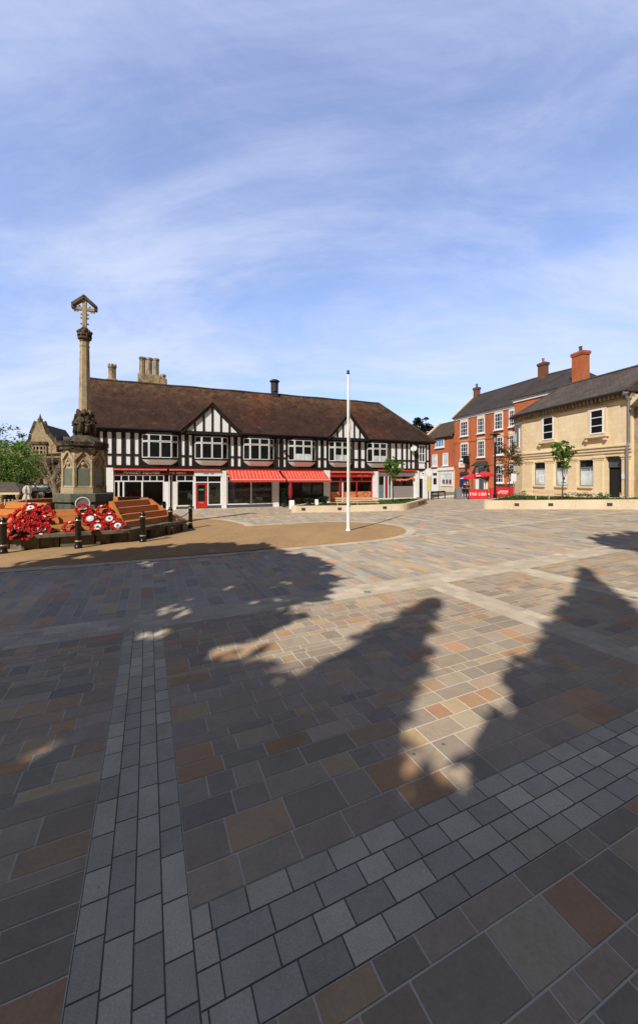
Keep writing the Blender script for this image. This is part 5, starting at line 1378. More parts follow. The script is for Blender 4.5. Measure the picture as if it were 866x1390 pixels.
def bigsash(F, pa, pb_, z0, z1):
    s0, s1 = F.s(pa), F.s(pb_)
    sur = MB(); sur.fbox(F, s0 - .22, s0 - .0, .003, .06, z0 - .1, z1 + .22); sur.fbox(F, s1, s1 + .22, .003, .06, z0 - .1, z1 + .22); sur.fbox(F, s0, s1, .003, .06, z1, z1 + .22)
    fo = window(F, s0, s1, z0, z1, .0025, sb, 1, 3, .085, .06, name='sash_window', deep=.10)
    sur.build('surround', M['ashlar_trim'], fo)
    o = MB(); o.fbox(F, s0 - .42, s1 + .42, .062, .34, z0 - .28, z0 - .11); o.fbox(F, s0 - .3, s0 - .1, .062, .26, z0 - .52, z0 - .285); o.fbox(F, s1 + .1, s1 + .3, .062, .26, z0 - .52, z0 - .285); o.build('sill', M['ashlar_trim'], fo)
bigsash(S, 736.8, 751.6, S.z(744, 597), S.z(744, 566)); bigsash(S, 801.2, 819.6, S.z(810, 589), S.z(810, 556))
window(canted, .45, 1.35, 5.6, 8.0, .003, sb, 1, 2, .1, .06, name='sash_window', deep=.05)
# quoins on the corner
qm = MB()
for i in range(12): z = STR + .25 + i * .31; l_ = .55 if i % 2 else .32; qm.fbox(S, .0, l_, .003, .022, z, z + .29)
qm.build('quoin', M['ashlar_trim'], sb)
cm2 = MB(); cm2.fbox(S, -.1, SE, .004, .14, EV - .62, EV - .48); cm2.fbox(S, -.1, SE, -.3, .05, EV - .477, EV - .12)
n_b = 30
for i in range(n_b): s = .1 + (SE - .3) * i / n_b; cm2.fbox(S, s, s + .14, .052, .30, EV - .40, EV - .16)
cm2.fbox(canted, -.1, cl_ + .05, .004, .14, EV - .62, EV - .48); cm2.fbox(canted, -.1, cl_, -.3, .05, EV - .477, EV - .12)
cm2.build('cornice', M['buffstone'], sb)
# roof
ov = .5; r_ = MB()
e = [S.p(-.2, ov, EV), S.p(-2.2, -.35, EV), S.p(-2.6, -7.9, EV), S.p(SE + .1, -7.9, EV), S.p(SE + .1, ov, EV)]
ra, rb = S.p(1.6, -3.0, 11.2), S.p(SE + .1, -3.0, 11.05)
r_.poly([e[0], e[4], rb, ra]); r_.poly([e[1], e[0], ra]); r_.poly([e[2], e[1], ra]); r_.poly([e[3], e[2], ra, rb]); r_.poly([e[4], e[3], rb])
dz = Vector((0, 0, -.14))
for i in range(5): j = (i + 1) % 5; r_.quad(e[j] + dz, e[j], e[i], e[i] + dz) 
r_.poly([p + dz for p in e])
ro = r_.build('roof', M['slate2'], sb)
rt = MB(); rt.tube([ra, rb], .12, 7); rt.tube([e[0] + Vector((0, 0, .03)), ra], .09, 7); rt.tube([e[1] + Vector((0, 0, .03)), ra], .09, 7); rt.build('ridge_tiles', M['slate2'], ro)
g_ = MB(); g_.tube([S.p(-.2, ov + .06, EV - .06), S.p(SE + .1, ov + .06, EV - .06)], .075, 7); g_.tube([S.p(-.2, ov + .06, EV - .06), S.p(-2.2, -.28, EV - .06)], .075, 7); g_.build('gutter', M['lead'], sb)
d2 = MB(); d2.tube([S.p(SE - .12, .55, EV - .1), S.p(SE - .12, .14, EV - .8), S.p(SE - .12, .14, STR + .3), S.p(SE - .12, .30, STR + .1), S.p(SE - .12, .30, .3)], .085, 8); d2.blob(S.p(SE - .12, .42, EV - .22), (.2, .2, .2), 8, 5); d2.build('downpipe', M['greymetal'], sb)
def chimney(par, c, ang, w_, dpt, z0, z1, mat_, pots=1, pot_m='lead', cap=True, name='chimney'):
    F = Fr(c[0], c[1], ang); m_ = MB(); m_.fbox(F, -w_ / 2, w_ / 2, -dpt / 2, dpt / 2, z0, z1 - .35)
    if cap: m_.fbox(F, -w_ / 2 - .07, w_ / 2 + .07, -dpt / 2 - .07, dpt / 2 + .07, z1 - .348, z1 - .22); m_.fbox(F, -w_ / 2 - .10, w_ / 2 + .10, -dpt / 2 - .10, dpt / 2 + .10, z1 - .218, z1 - .08); m_.fbox(F, -w_ / 2 - .03, w_ / 2 + .03, -dpt / 2 - .03, dpt / 2 + .03, z1 - .078, z1)
    o = m_.build(name, M[mat_], par)
    for i in range(pots):
        s = (i - (pots - 1) / 2) * w_ / max(1, pots); q = F.p(s, 0, z1); p_ = MB(); p_.lathe(tuple(q), [(.17, 0), (.13, .08), (.12, .42), (.16, .46), (.15, .52)], 10); p_.build('chimney_pot', M[pot_m], o)
    return o
k = (787.5 - CX) / FOC; so_ = S.o + S.m * -4.3; s = (k * so_.y - so_.x) / (S.u.x - k * S.u.y); cq = S.p(s, -4.3, 0)
chimney(ro, (cq.x, cq.y), -78.7, 1.15, .8, 9.4, EYE + (HOR - 478) / FOC * cq.y, 'redbrick', 1)
# ================================================================== THREE STOREY BRICK HOUSE
B = Fr(19.4, 55, -72.1); bb = thing('brick_house', 'three storey red brick house with white sash windows and slate roof', 'house', tuple(B.o))
BE = 13.2; EB = 11.2
w_ = MB(); w_.fbox(B, 0, BE, -7, 0, 0, EB - .2); w_.fbox(B, BE + .003, BE + 6, -7, 2.3, 0, EB - .2)
g = [B.p(.06, -.02, EB - .25), B.p(.06, -6.98, EB - .25), B.p(.06, -3.6, 14.35)]; w_.poly(g)
w_.build('wall', M['redbrick'], bb)
co_ = MB(); co_.fbox(B, -.02, BE - .02, .003, .10, EB - .42, EB - .22); co_.fbox(B, -.05, BE - .02, .003, .22, EB - .218, EB - .05)
co_.fbox(B, BE - .10, BE + 6, 2.303, 2.42, EB - .42, EB - .22); co_.fbox(B, BE - .22, BE + 6, 2.303, 2.5, EB - .218, EB - .05); co_.fbox(B, BE - .18, BE - .001, .23, 2.302, EB - .42, EB - .05)
co_.build('cornice', M['whitepaint'], bb)
st_ = MB(); zst = B.z(640, 597); st_.fbox(B, 0, BE, .003, .06, 7.55, 7.75); st_.fbox(B, 0, BE, .003, .06, 4.25, 4.42); st_.build('string_course', M['redbrick'], bb)
r_ = MB(); e0, e1, e2, e3 = B.p(-.2, .3, EB), B.p(BE, .3, EB), B.p(BE, -7.3, EB), B.p(-.2, -7.3, EB); a_, b2 = B.p(-.2, -3.6, 14.6), B.p(12.6, -3.6, 14.6)
w0, w1, w2 = B.p(BE - .28, 2.6, EB + .02), B.p(BE + 6.2, 2.6, EB + .02), B.p(BE + 6.2, -7.3, EB)
r_.poly([e0, e1, b2, a_]); r_.poly([e3, a_, b2, e2]); wi = B.p(BE - .28, .28, EB + .02)
ap_ = B.p(BE + 2.6, -3.6, 14.45)
r_.poly([w0, w1, ap_]); r_.poly([w0, ap_, b2, e1 + Vector((0, 0, .0))]); r_.poly([w1, w2, ap_]); r_.poly([w2, e2, b2, ap_])
r_.quad(e0 - Vector((0, 0, .12)), e1 - Vector((0, 0, .12)), e1, e0); r_.quad(w0 - Vector((0, 0, .12)), w1 - Vector((0, 0, .12)), w1, w0)
ro = r_.build('roof', M['slate'], bb)
rt = MB(); rt.tube([a_, b2, ap_], .11, 6); rt.tube([ap_, w0 + Vector((0, 0, .03))], .08, 6); rt.build('ridge_tiles', M['slate2'], ro)
MB().hexa([B.p(-.28, .25, EB - .05), B.p(-.02, .25, EB - .05), B.p(-.02, -3.6, 14.45), B.p(-.28, -3.6, 14.45), B.p(-.28, .25, EB + .22), B.p(-.02, .25, EB + .22), B.p(-.02, -3.6, 14.8), B.p(-.28, -3.6, 14.8)]).build('gable_coping', M['ashlar_trim'], ro)
q = B.p(.35, -3.6, 0); chimney(ro, (q.x, q.y), -72.1, .75, .6, 13.6, 15.8, 'oldbrick', 1)
q = B.p(11.7, -3.4, 0); chimney(ro, (q.x, q.y), -72.1, .95, .6, 13.2, 16.1, 'oldbrick', 1, 'redbrick')
def bsash(pa, pb_, y0, y1, rows_=4):
    s0, s1 = B.s(pa), B.s(pb_); pm = (pa + pb_) / 2; z1, z0 = B.z(pm, y0), B.z(pm, y1)
    fo = window(B, s0, s1, z0, z1, .004, bb, 3, rows_, .12, .035, name='sash_window', deep=.09, rail=2, sill=.2)
    h = MB(); h.hexa([B.p(s0, .06, z1 + .004), B.p(s1, .06, z1 + .004), B.p(s1, .003, z1 + .004), B.p(s0, .003, z1 + .004), B.p(s0 - .12, .06, z1 + .42), B.p(s1 + .12, .06, z1 + .42), B.p(s1 + .12, .003, z1 + .42), B.p(s0 - .12, .003, z1 + .42)]); h.build('lintel', M['ashlar_trim'], fo)
for pa, pb_, y0, y1 in ((625, 635.3, 572, 592), (648, 657.8, 567, 588), (671.3, 682.5, 560.5, 583), (690.8, 699.5, 556.5, 579)): bsash(pa, pb_, y0, y1)
for pa, pb_, y0, y1 in ((625.4, 635.5, 602, 623.5), (648, 658, 598, 620.5), (671.8, 683, 593, 617.5), (690.8, 699.5, 590, 615)): bsash(pa, pb_, y0, y1)
bsash(672.5, 683.5, 631, 655.5); bsash(691, 699.5, 630, 655)
# front door with hood and fanlight
s0, s1 = B.s(646.5), B.s(661.5); ds = MB(); ds.fbox(B, s0, s0 + .5, .003, .16, .2, 4.0); ds.fbox(B, s1 - .5, s1, .003, .16, .2, 4.0); ds.fbox(B, s0 + .5, s1 - .5, .003, .14, 3.95, 4.15); ds.fbox(B, s0 + .5, s1 - .5, .003, .10, 2.75, 2.9)
dco = ds.build('door_surround', M['whitepaint'], bb)
MB().fbox(B, s0 + .5, s1 - .5, .003, .05, .2, 2.75).build('door', M['greypaint'], dco); MB().fbox(B, s0 + .5, s1 - .5, .003, .05, 2.91, 3.94).build('fanlight', M['glass'], dco)
fb = MB(); 
for i in range(5): x = s0 + .5 + (s1 - s0 - 1) * i / 4; fb.bar(B.p((s0 + s1) / 2, .06, 2.95), B.p(x, .06, 3.9), .05, .05, B.m)
fb.build('fanlight_bars', M['whitepaint'], dco)
MB().hexa([B.p(s0 - .3, .9, 4.16), B.p(s1 + .3, .9, 4.16), B.p(s1 + .3, .003, 4.16), B.p(s0 - .3, .003, 4.16), B.p(s0 + .1, .5, 4.55), B.p(s1 - .1, .5, 4.55), B.p(s1 - .1, .003, 4.8), B.p(s0 + .1, .003, 4.8)]).build('door_hood', M['lead'], dco)
s0, s1 = B.s(626.2), B.s(634); MB().fbox(B, s0, s1, .003, .05, .3, 3.1).build('carriage_door', M['blue'], bb)
ar_ = MB(); ar_.fbox(B, s0 - .3, s0, .003, .12, .2, 3.4); ar_.fbox(B, s1, s1 + .3, .003, .12, .2, 3.4); ar_.fbox(B, s0, s1, .003, .12, 3.1, 3.5); ar_.build('carriage_surround', M['lead'], bb)
sg_ = MB(); sg_.fbox(B, B.s(623.4), B.s(632.8), .05, .15, B.z(628, 634.5), B.z(628, 627)); so2 = sg_.build('wall_sign', M['white'], bb); marks_mb(B, B.s(624.8), B.s(631.5), .152, B.z(628, 632), B.z(628, 629.5), 6, random.Random(9)).build('lettering', M['pinkred'], so2)
hq = B.p(B.s(638.3), 0, 0); hs = MB(); zt, zb_ = B.z(638.3, 617), B.z(638.3, 629.5)
hs.bar(B.p(B.s(638.3), .05, zt), B.p(B.s(638.3), 1.3, zt), .06, .06); hs.fbox(B, B.s(638.3) - .03, B.s(638.3) + .03, .25, 1.2, zb_, zt - .15); hs.fbox(B, B.s(638.3) - .5, B.s(638.3) + .5, .69, .73, zb_ + .15, zt - .2); hs.build('hanging_sign', M['black'], bb)
sc_ = MB(); sc_.blob(B.p(B.s(662.5), .25, B.z(662, 642)), (.5, .3, 1.0), 8, 6, .25); sc_.build('hanging_basket', M['leaf_dark'], bb)
# ================================================================== SMALL BRICK SHOP beyond
K = Fr(17.65, 61.2, -74.2); KE = 6.3; ks = thing('brick_shop', 'small red brick shop with brown tiled roof and pale shop window', 'shop', tuple(K.o))
EK = 8.85; w_ = MB(); w_.fbox(K, -1.5, KE, -6, 0, 0, EK - .1); w_.poly([K.p(-1.45, -.02, EK - .12), K.p(-1.45, -5.98, EK - .12), K.p(-1.45, -3, 11.3)]); w_.build('wall', M['redbrick'], ks)
r_ = MB(); r_.poly([K.p(-1.7, .3, EK), K.p(KE - .002, .3, EK), K.p(KE - .002, -3, 11.6), K.p(-1.7, -3, 11.6)]); r_.poly([K.p(-1.7, -3, 11.6), K.p(KE - .002, -3, 11.6), K.p(KE - .002, -6.3, EK), K.p(-1.7, -6.3, EK)]); r_.quad(K.p(-1.7, .3, EK - .12), K.p(KE, .3, EK - .12), K.p(KE, .3, EK), K.p(-1.7, .3, EK)); ro = r_.build('roof', M['tile2'], ks)
MB().hexa([K.p(-1.85, .35, EK - .1), K.p(-1.5, .35, EK - .1), K.p(-1.5, -3, 11.5), K.p(-1.85, -3, 11.5), K.p(-1.85, .35, EK + .25), K.p(-1.5, .35, EK + .25), K.p(-1.5, -3, 11.85), K.p(-1.85, -3, 11.85)]).build('gable_coping', M['ashlar_trim'], ro)
MB().fbox(K, -1.5, KE - .01, .003, .2, EK - .35, EK - .13).build('eaves_board', M['blacktimber'], ks)
def kw(pa, pb_, y0, y1, c, r, pm='glassgrey', fw=.14): 
    pm_ = (pa + pb_) / 2; window(K, K.s(pa), K.s(pb_), K.z(pm_, y1), K.z(pm_, y0), .004, ks, c, r, fw, .07, pm=pm, sill=.2, name='window', deep=.08)
kw(591, 602.8, 596.5, 607.5, 3, 1, 'glassblue', .16); kw(587, 593.6, 617, 633, 1, 2); kw(601, 608, 615, 632, 1, 2)
zf = K.z(600, 641)
sh_ = MB(); sh_.fbox(K, K.s(596), K.s(617), .003, .18, .2, K.z(607, 638)); sh_.build('shop_front', M['ashlar_trim'], ks)
MB().fbox(K, K.s(595.5), K.s(617.3), .182, .3, K.z(607, 638.5), K.z(607, 634.5)).build('fascia', M['whitepaint'], ks)
window(K, K.s(600), K.s(616), K.z(608, 660), K.z(608, 642), .19, ks, 1, 1, .12, .05, pm='glassgrey', name='shop_window', deep=.08)
for px, m_ in ((604, 'greypaint'), (608.5, 'redcloth'), (613, 'redcloth')): MB().fbox(K, K.s(px - 1.3), K.s(px + 1.3), .285, .295, K.z(608, 656), K.z(608, 651)).build('window_notice', M[m_], ks)
dk = MB(); dk.fbox(K, K.s(586), K.s(595.8), .003, .12, .2, K.z(590, 637)); dd_ = dk.build('white_door_bay', M['whitepaint'], ks)
MB().fbox(K, K.s(589), K.s(593.2), .122, .14, K.z(591, 657.5), K.z(591, 649)).build('door_glazing', M['glass'], dd_); MB().fbox(K, K.s(588.5), K.s(593.6), .122, .14, K.z(591, 645.5), K.z(591, 642)).build('fanlight', M['glass'], dd_)
# ================================================================== NEXT BUILDING AT THE RIGHT EDGE
nx = thing('stone_cottage', 'brown tiled cottage of stone and brick adjoining the bank at the right edge', 'house', tuple(S.p(SE, 0, 0)))
w_ = MB(); w_.fbox(S, SE + .01, SE + 8, -6, -.15, 0, 7.55); w_.build('wall', M['buffstone'], nx)
bq = MB(); bq.fbox(S, SE + .75, SE + 8, -.148, -.11, .3, 7.0); bq.build('brick_panel', M['oldbrick'], nx)
r_ = MB(); r_.poly([S.p(SE + .12, .35, 7.5), S.p(SE + 8, .35, 7.5), S.p(SE + 8, -3, 10.4), S.p(SE + .12, -3, 10.4)]); r_.poly([S.p(SE + .12, -3, 10.4), S.p(SE + 8, -3, 10.4), S.p(SE + 8, -6.3, 7.5), S.p(SE + .12, -6.3, 7.5)]); r_.quad(S.p(SE + .12, .35, 7.36), S.p(SE + 8, .35, 7.36), S.p(SE + 8, .35, 7.5), S.p(SE + .12, .35, 7.5)); r_.build('roof', M['tile2'], nx)
# ================================================================== GABLED VICTORIAN STONE BUILDING
Vx = Fr(-34.9, 44, 12); vb = thing('victorian_building', 'gabled Victorian stone building with mullioned windows behind the trees', 'building', tuple(Vx.o))
vS = lambda px: Vx.s(px); vZ = lambda px, py: Vx.z(px, py)
x0, x1 = vS(27), vS(104); zE = vZ(45, 618)
w_ = MB(); w_.fbox(Vx, x0, x1, -8, 0, 0, zE); w_.fbox(Vx, vS(76), x1, -8, -.0005, zE - .001, zE + .4)
w_.build('wall', M['buffstone'], vb)
ga, gb, gm_ = vS(29), vS(77), vS(54); sa, sb2 = vS(42.5), vS(65)
g = MB(); pr = [(ga, zE), (gb, zE), (gb, vZ(76, 606)), (sb2, vZ(65, 590)), (sb2 - .15, vZ(63, 589)), (gm_ + .25, vZ(54, 573)), (gm_ - .25, vZ(54, 573)), (sa + .1, vZ(44, 590)), (sa, vZ(42, 598)), (ga, vZ(29, 612))]
g.add([Vx.p(s, .0, z) for s, z in pr] + [Vx.p(s, -.5, z) for s, z in pr], [tuple(range(10)), tuple(range(19, 9, -1))] + [(i, 10 + i, 10 + (i + 1) % 10, (i + 1) % 10) for i in range(10)]); gab = g.build('gable', M['buffstone'], vb)
cpg = MB()
for i in range(2, 9): a, b_ = pr[i], pr[i + 1]; cpg.bar(Vx.p(a[0], -.2, a[1] + .06), Vx.p(b_[0], -.2, b_[1] + .06), .75, .16, Vx.m)
cpg.lathe(tuple(Vx.p(gm_, -.2, vZ(54, 573))), [(.28, 0), (.14, .3), (.18, .4), (.06, .8), (0, 1.1)], 8); cpg.build('coping', M['memdark'], gab)
bm_ = MB(); bm_.fbox(Vx, sa, sb2, .003, .18, vZ(54, 603), vZ(54, 599.5)); bm_.fbox(Vx, ga, gb + .3, .003, .3, vZ(54, 625), vZ(54, 621)); bm_.build('string_course', M['memdark'], gab)
def mull(pa, pb_, y0, y1, c, r): window(Vx, vS(pa), vS(pb_), vZ(54, y1), vZ(54, y0), .005, vb, c, r, .13, .14, fm='buffstone', pm='glass', name='mullioned_window', deep=.14)
mull(45, 64.5, 605, 617.5, 4, 2); mull(33, 50, 632, 646, 4, 2); mull(58, 77, 632, 646, 4, 2); mull(84, 99, 632, 646, 3, 2); mull(32, 39, 614, 619, 1, 1)
lr = MB(); lr.hexa([Vx.p(x0, 1.0, vZ(54, 630)), Vx.p(vS(79), 1.0, vZ(54, 630)), Vx.p(vS(79), .003, vZ(54, 630)), Vx.p(x0, .003, vZ(54, 630)), Vx.p(x0, .35, vZ(54, 625.5)), Vx.p(vS(79), .35, vZ(54, 625.5)), Vx.p(vS(79), .003, vZ(54, 623)), Vx.p(x0, .003, vZ(54, 623))]); lr.build('pent_roof', M['tile'], vb)
r_ = MB(); rzv = vZ(80, 588); r_.poly([Vx.p(vS(60), .2, zE + .1), Vx.p(x1 + 1, .2, zE + .35), Vx.p(x1 + 1, -4, rzv), Vx.p(vS(60), -4, rzv)]); r_.poly([Vx.p(vS(30), -4, rzv), Vx.p(x1 + 1, -4, rzv), Vx.p(x1 + 1, -8.3, zE), Vx.p(vS(30), -8.3, zE)])
zt_ = vZ(54, 574); r_.poly([Vx.p(sa, -.48, vZ(44, 592)), Vx.p(gm_, -.48, zt_), Vx.p(gm_, -7, zt_), Vx.p(sa, -7, vZ(44, 592))]); r_.poly([Vx.p(gm_, -.48, zt_), Vx.p(gb, -.48, vZ(76, 607)), Vx.p(gb, -7, vZ(76, 607)), Vx.p(gm_, -7, zt_)]); r_.poly([Vx.p(ga, -.48, vZ(29, 613)), Vx.p(sa, -.48, vZ(44, 597)), Vx.p(sa, -7, vZ(44, 597)), Vx.p(ga, -7, vZ(29, 613))]); r_.build('roof', M['slate2'], vb)
for pxa, pxb, yt in ((36, 42, 583), (91.5, 99, 574)):
    q = Vx.p(vS((pxa + pxb) / 2), -2.0, 0); chimney(vb, (q.x, q.y), 12, (vS(pxb) - vS(pxa)), .7, zE - .3, EYE + (HOR - yt) / FOC * q.y, 'buffstone', 0)
shp = MB(); shp.fbox(Vx, vS(40), vS(80), .003, .25, 0, vZ(54, 657)); shf = shp.build('shop_front', M['black'], vb)
MB().fbox(Vx, vS(41), vS(80), .252, .35, vZ(54, 663.5), vZ(54, 657.5)).build('fascia', M['greypaint'], shf); marks_mb(Vx, vS(46), vS(72), .352, vZ(54, 661.5), vZ(54, 659), 12, random.Random(14), (2,)).build('lettering', M['white'], shf)
MB().hexa([Vx.p(vS(41), 1.7, vZ(54, 668)), Vx.p(vS(79), 1.7, vZ(54, 668)), Vx.p(vS(79), .36, vZ(54, 668)), Vx.p(vS(41), .36, vZ(54, 668)), Vx.p(vS(41), 1.68, vZ(54, 667)), Vx.p(vS(79), 1.68, vZ(54, 667)), Vx.p(vS(79), .36, vZ(54, 664)), Vx.p(vS(41), .36, vZ(54, 664))]).build('awning', M['greypaint'], shf)
MB().tube([Vx.p(vS(54), .1, vZ(54, 623)), Vx.p(vS(54), .1, vZ(54, 655))], .25, 6).build('terracotta_shaft', M['oldbrick'], vb)
MB().fbox(Vx, x0 - 6, x0, -6, -.5, 0, 6.2).build('side_wing', M['buffstone'], vb)
# ================================================================== BUILDING BEHIND (chimneys above the ridge)
hp = at(205, 650, 46.0)
hb = thing('rear_house', 'stone house behind the timbered roof showing its clustered stone chimneys', 'house', (hp.x, hp.y, 0)); HF = Fr(hp.x, hp.y, 22)
MB().fbox(HF, -5.8, 4, -7, 0, 0, 8.6).build('wall', M['buffstone'], hb)
r_ = MB(); r_.poly([HF.p(-6.0, .3, 8.5), HF.p(4.3, .3, 8.5), HF.p(4.3, -3.5, 12.2), HF.p(-6.0, -3.5, 12.2)]); r_.poly([HF.p(-6.0, -3.5, 12.2), HF.p(4.3, -3.5, 12.2), HF.p(4.3, -7.3, 8.5), HF.p(-6.0, -7.3, 8.5)]); r_.poly([HF.p(4.29, .3, 8.5), HF.p(4.29, -7.3, 8.5), HF.p(4.29, -3.5, 12.2)]); r_.build('roof', M['slate2'], hb)
def stack(px0, px1, yt, yb, n, crenel=False):
    d = -3.5; a, b_ = HF.s(px0, d), HF.s(px1, d); pm = (px0 + px1) / 2; z1, z0 = HF.z(pm, yt, d), HF.z(pm, yb, d); m_ = MB(); wd = (b_ - a) / n
    m_.fbox(HF, a - .1, b_ + .15, d - .7, d + .7, 11.2, z0)
    for i in range(n):
        c = HF.p(a + wd * (i + .5), d, 0); R = wd * .5; m_.lathe((c.x, c.y, 0), [(R, z0 + .003), (R * .92, z0 + .2), (R * .92, z1 - .3), (R * 1.08, z1 - .25), (R * 1.08, z1 - .02), (R * .6, z1)], 8, radians(22))
        if crenel:
            for k in range(6): aa = 2 * pi * k / 6; m_.box(c.x + R * .85 * cos(aa) - .1, c.x + R * .85 * cos(aa) + .1, c.y + R * .85 * sin(aa) - .1, c.y + R * .85 * sin(aa) + .1, z1 - .019, z1 + .16)
    m_.build('chimney', M['buffstone'], hb)
stack(189, 216.5, 486, 510, 3); stack(147, 158.5, 496.5, 516, 1, True); stack(218, 225.5, 508.5, 516, 1)
# ================================================================== STREET FURNITURE
lq = at(671.5, 650, 29.2); lz = zg(lq.x)
lm = thing('street_lamp', 'tall black street lamp with flat round head by the red banners', 'street lamp', (lq.x, lq.y, lz)); zt = EYE + (HOR - 589) / FOC * 29.2
MB().lathe((lq.x, lq.y, 0), [(.14, lz), (.14, lz + .9), (.09, lz + 1.0), (.065, zt - .75), (.06, zt - .7)], 12).build('column', M['blackmetal'], lm)
MB().lathe((lq.x, lq.y, 0), [(.07, zt - .7), (.13, zt - .62), (.15, zt - .18), (.10, zt - .14)], 10).build('lantern', M['frost'], lm)
MB().lathe((lq.x, lq.y, 0), [(.12, zt - .139), (.42, zt - .06), (.42, zt - .02), (.12, zt + .04), (.0, zt + .06)], 18).build('canopy', M['blackmetal'], lm)
mb = MB()
for k in range(4): a = pi / 2 * k + .4; mb.tube([(lq.x + .1 * cos(a), lq.y + .1 * sin(a), zt - .7), (lq.x + .17 * cos(a), lq.y + .17 * sin(a), zt - .5), (lq.x + .16 * cos(a), lq.y + .16 * sin(a), zt - .14)], .012, 5)
mb.build('frame', M['blackmetal'], lm)
# thin grey post beside the sapling
pq_ = at(696.5, 650, 29.8); MBp = thing('sign_post', 'thin grey post with small white plates by the bank corner', 'post', (pq_.x, pq_.y, zg(pq_.x)))
MB().tube([(pq_.x, pq_.y, zg(pq_.x)), (pq_.x, pq_.y, 3.6)], .035, 8).build('pole', M['greymetal'], MBp); MB().box(pq_.x - .2, pq_.x + .2, pq_.y - .06, pq_.y - .04, 2.3, 2.9).build('plate', M['white'], MBp)
def parasol(px, py_rim, py_top, Y, R, label, first=None):
    q = at(px, 650, Y); z = zg(q.x); zr = EYE + (HOR - py_rim) / FOC * Y; zt = EYE + (HOR - py_top) / FOC * Y
    if first: return dup(first, (q.x, q.y, z), .5, label)
    t = thing('parasol', label, 'parasol', (q.x, q.y, z), group='red parasols outside the brick house')
    n = 8; mb = MB(); vs = [(q.x, q.y, zt)]
    for k in range(n):
        a = 2 * pi * k / n; vs.append((q.x + R * cos(a), q.y + R * sin(a), zr)); a2 = a + pi / n; vs.append((q.x + R * .9 * cos(a2), q.y + R * .9 * sin(a2), zr + .05))
    mb.add(vs, [(0, 1 + k, 1 + (k + 1) % 16) for k in range(16)])
    for k in range(n):
        a, a2, a3 = 2 * pi * k / n, 2 * pi * (k + .5) / n, 2 * pi * (k + 1) / n
        P = [Vector((q.x + r * cos(x), q.y + r * sin(x), zz)) for r, x, zz in ((R, a, zr), (R * .9, a2, zr + .05), (R, a3, zr))]
        for i in range(2): mb.quad(P[i] - Vector((0, 0, .16)), P[i + 1] - Vector((0, 0, .16)), P[i + 1], P[i])
    cv = mb.build('canopy', M['bannerred'], t)
    wv = MB()
    for k in (1, 4, 6):
        a, a2 = 2 * pi * k / n, 2 * pi * (k + .5) / n; a_ = Vector((q.x + R * 1.005 * cos(a), q.y + R * 1.005 * sin(a), zr - .05)); b_ = Vector((q.x + R * .91 * cos(a2), q.y + R * .91 * sin(a2), zr)); wv.quad(a_ - Vector((0, 0, .08)), b_ - Vector((0, 0, .08)), b_, a_)
    wv.build('printed_band', M['white'], cv)
    MB().lathe((q.x, q.y, 0), [(.03, z + .05), (.028, zt + .08)], 8).build('pole', M['greymetal'], t); MB().lathe((q.x, q.y, 0), [(.3, z), (.28, z + .08), (.05, z + .1)], 14).build('base', M['lead'], t)
    rb = MB()
    for k in range(n): a = 2 * pi * k / n; rb.tube([(q.x, q.y, zt - .08), (q.x + R * .97 * cos(a), q.y + R * .97 * sin(a), zr - .02)], .012, 4)
    rb.build('rib', M['greymetal'], t)
    return t
p1 = parasol(640.5, 648.5, 643, 41, 1.28, 'red parasol nearer the hanging sign, left of the other')
q2 = at(658.5, 650, 40); dup(p1, (q2.x, q2.y, zg(q2.x) + .22), .4, 'red parasol by the street lamp, slightly the higher of the two')
def banner(px0, px1, Y0, Y1, zb, zt, label, art):
    a, b_ = at(px0, 650, Y0), at(px1, 650, Y1); F = Fr(a.x, a.y, math.degrees(atan2(b_.y - a.y, b_.x - a.x))); ln = (Vector((b_.x - a.x, b_.y - a.y))).length; z = zg(a.x)
    t = thing('barrier_banner', label, 'banner', (a.x, a.y, z))
    m_ = MB(); m_.fbox(F, 0, ln, -.01, .01, z + zb, z + zt); cv = m_.build('screen', M['bannerred'], t)
    f = MB()
    for s in (0, ln): f.tube([F.p(s, 0, z), F.p(s, 0, z + zt + .06)], .03, 8); f.lathe(tuple(F.p(s, 0, z)), [(.18, 0), (.16, .03), (.03, .05)], 10)
    f.tube([F.p(0, 0, z + zt + .02), F.p(ln, 0, z + zt + .02)], .015, 6); f.build('frame', M['black'], t)
    art(F, ln, z, cv)
banner(635.8, 661.5, 38, 37.4, .06, .98, 'red barrier banner with bold white lettering below the parasols', lambda F, ln, z, cv: marks_mb(F, .12, ln - .12, .012, z + .38, z + .66, 11, random.Random(21), (5,)).build('lettering', M['white'], cv))
banner(664.6, 671, 37.2, 37, .1, 1.02, 'narrow plain red barrier banner left of the street lamp', lambda F, ln, z, cv: None)
def art3(F, ln, z, cv):
    m_ = MB(); zc3 = z + .72
    for i in range(3): m_.bar(F.p(.22, .016, zc3 - .18 + i * .05), F.p(.42 + i * .02, .016, zc3 + .02 + i * .06), .05, .012, F.m)
    m_.build('emblem', M['white'], cv); marks_mb(F, .5, ln * .72, .012, z + .68, z + .86, 7, random.Random(22)).build('lettering', M['white'], cv); marks_mb(F, .5, ln * .70, .012, z + .54, z + .62, 10, random.Random(23), (3,)).build('strapline', M['white'], cv)
banner(673, 696, 36.4, 35.2, .22, 1.15, 'red barrier banner with white emblem right of the street lamp', art3)
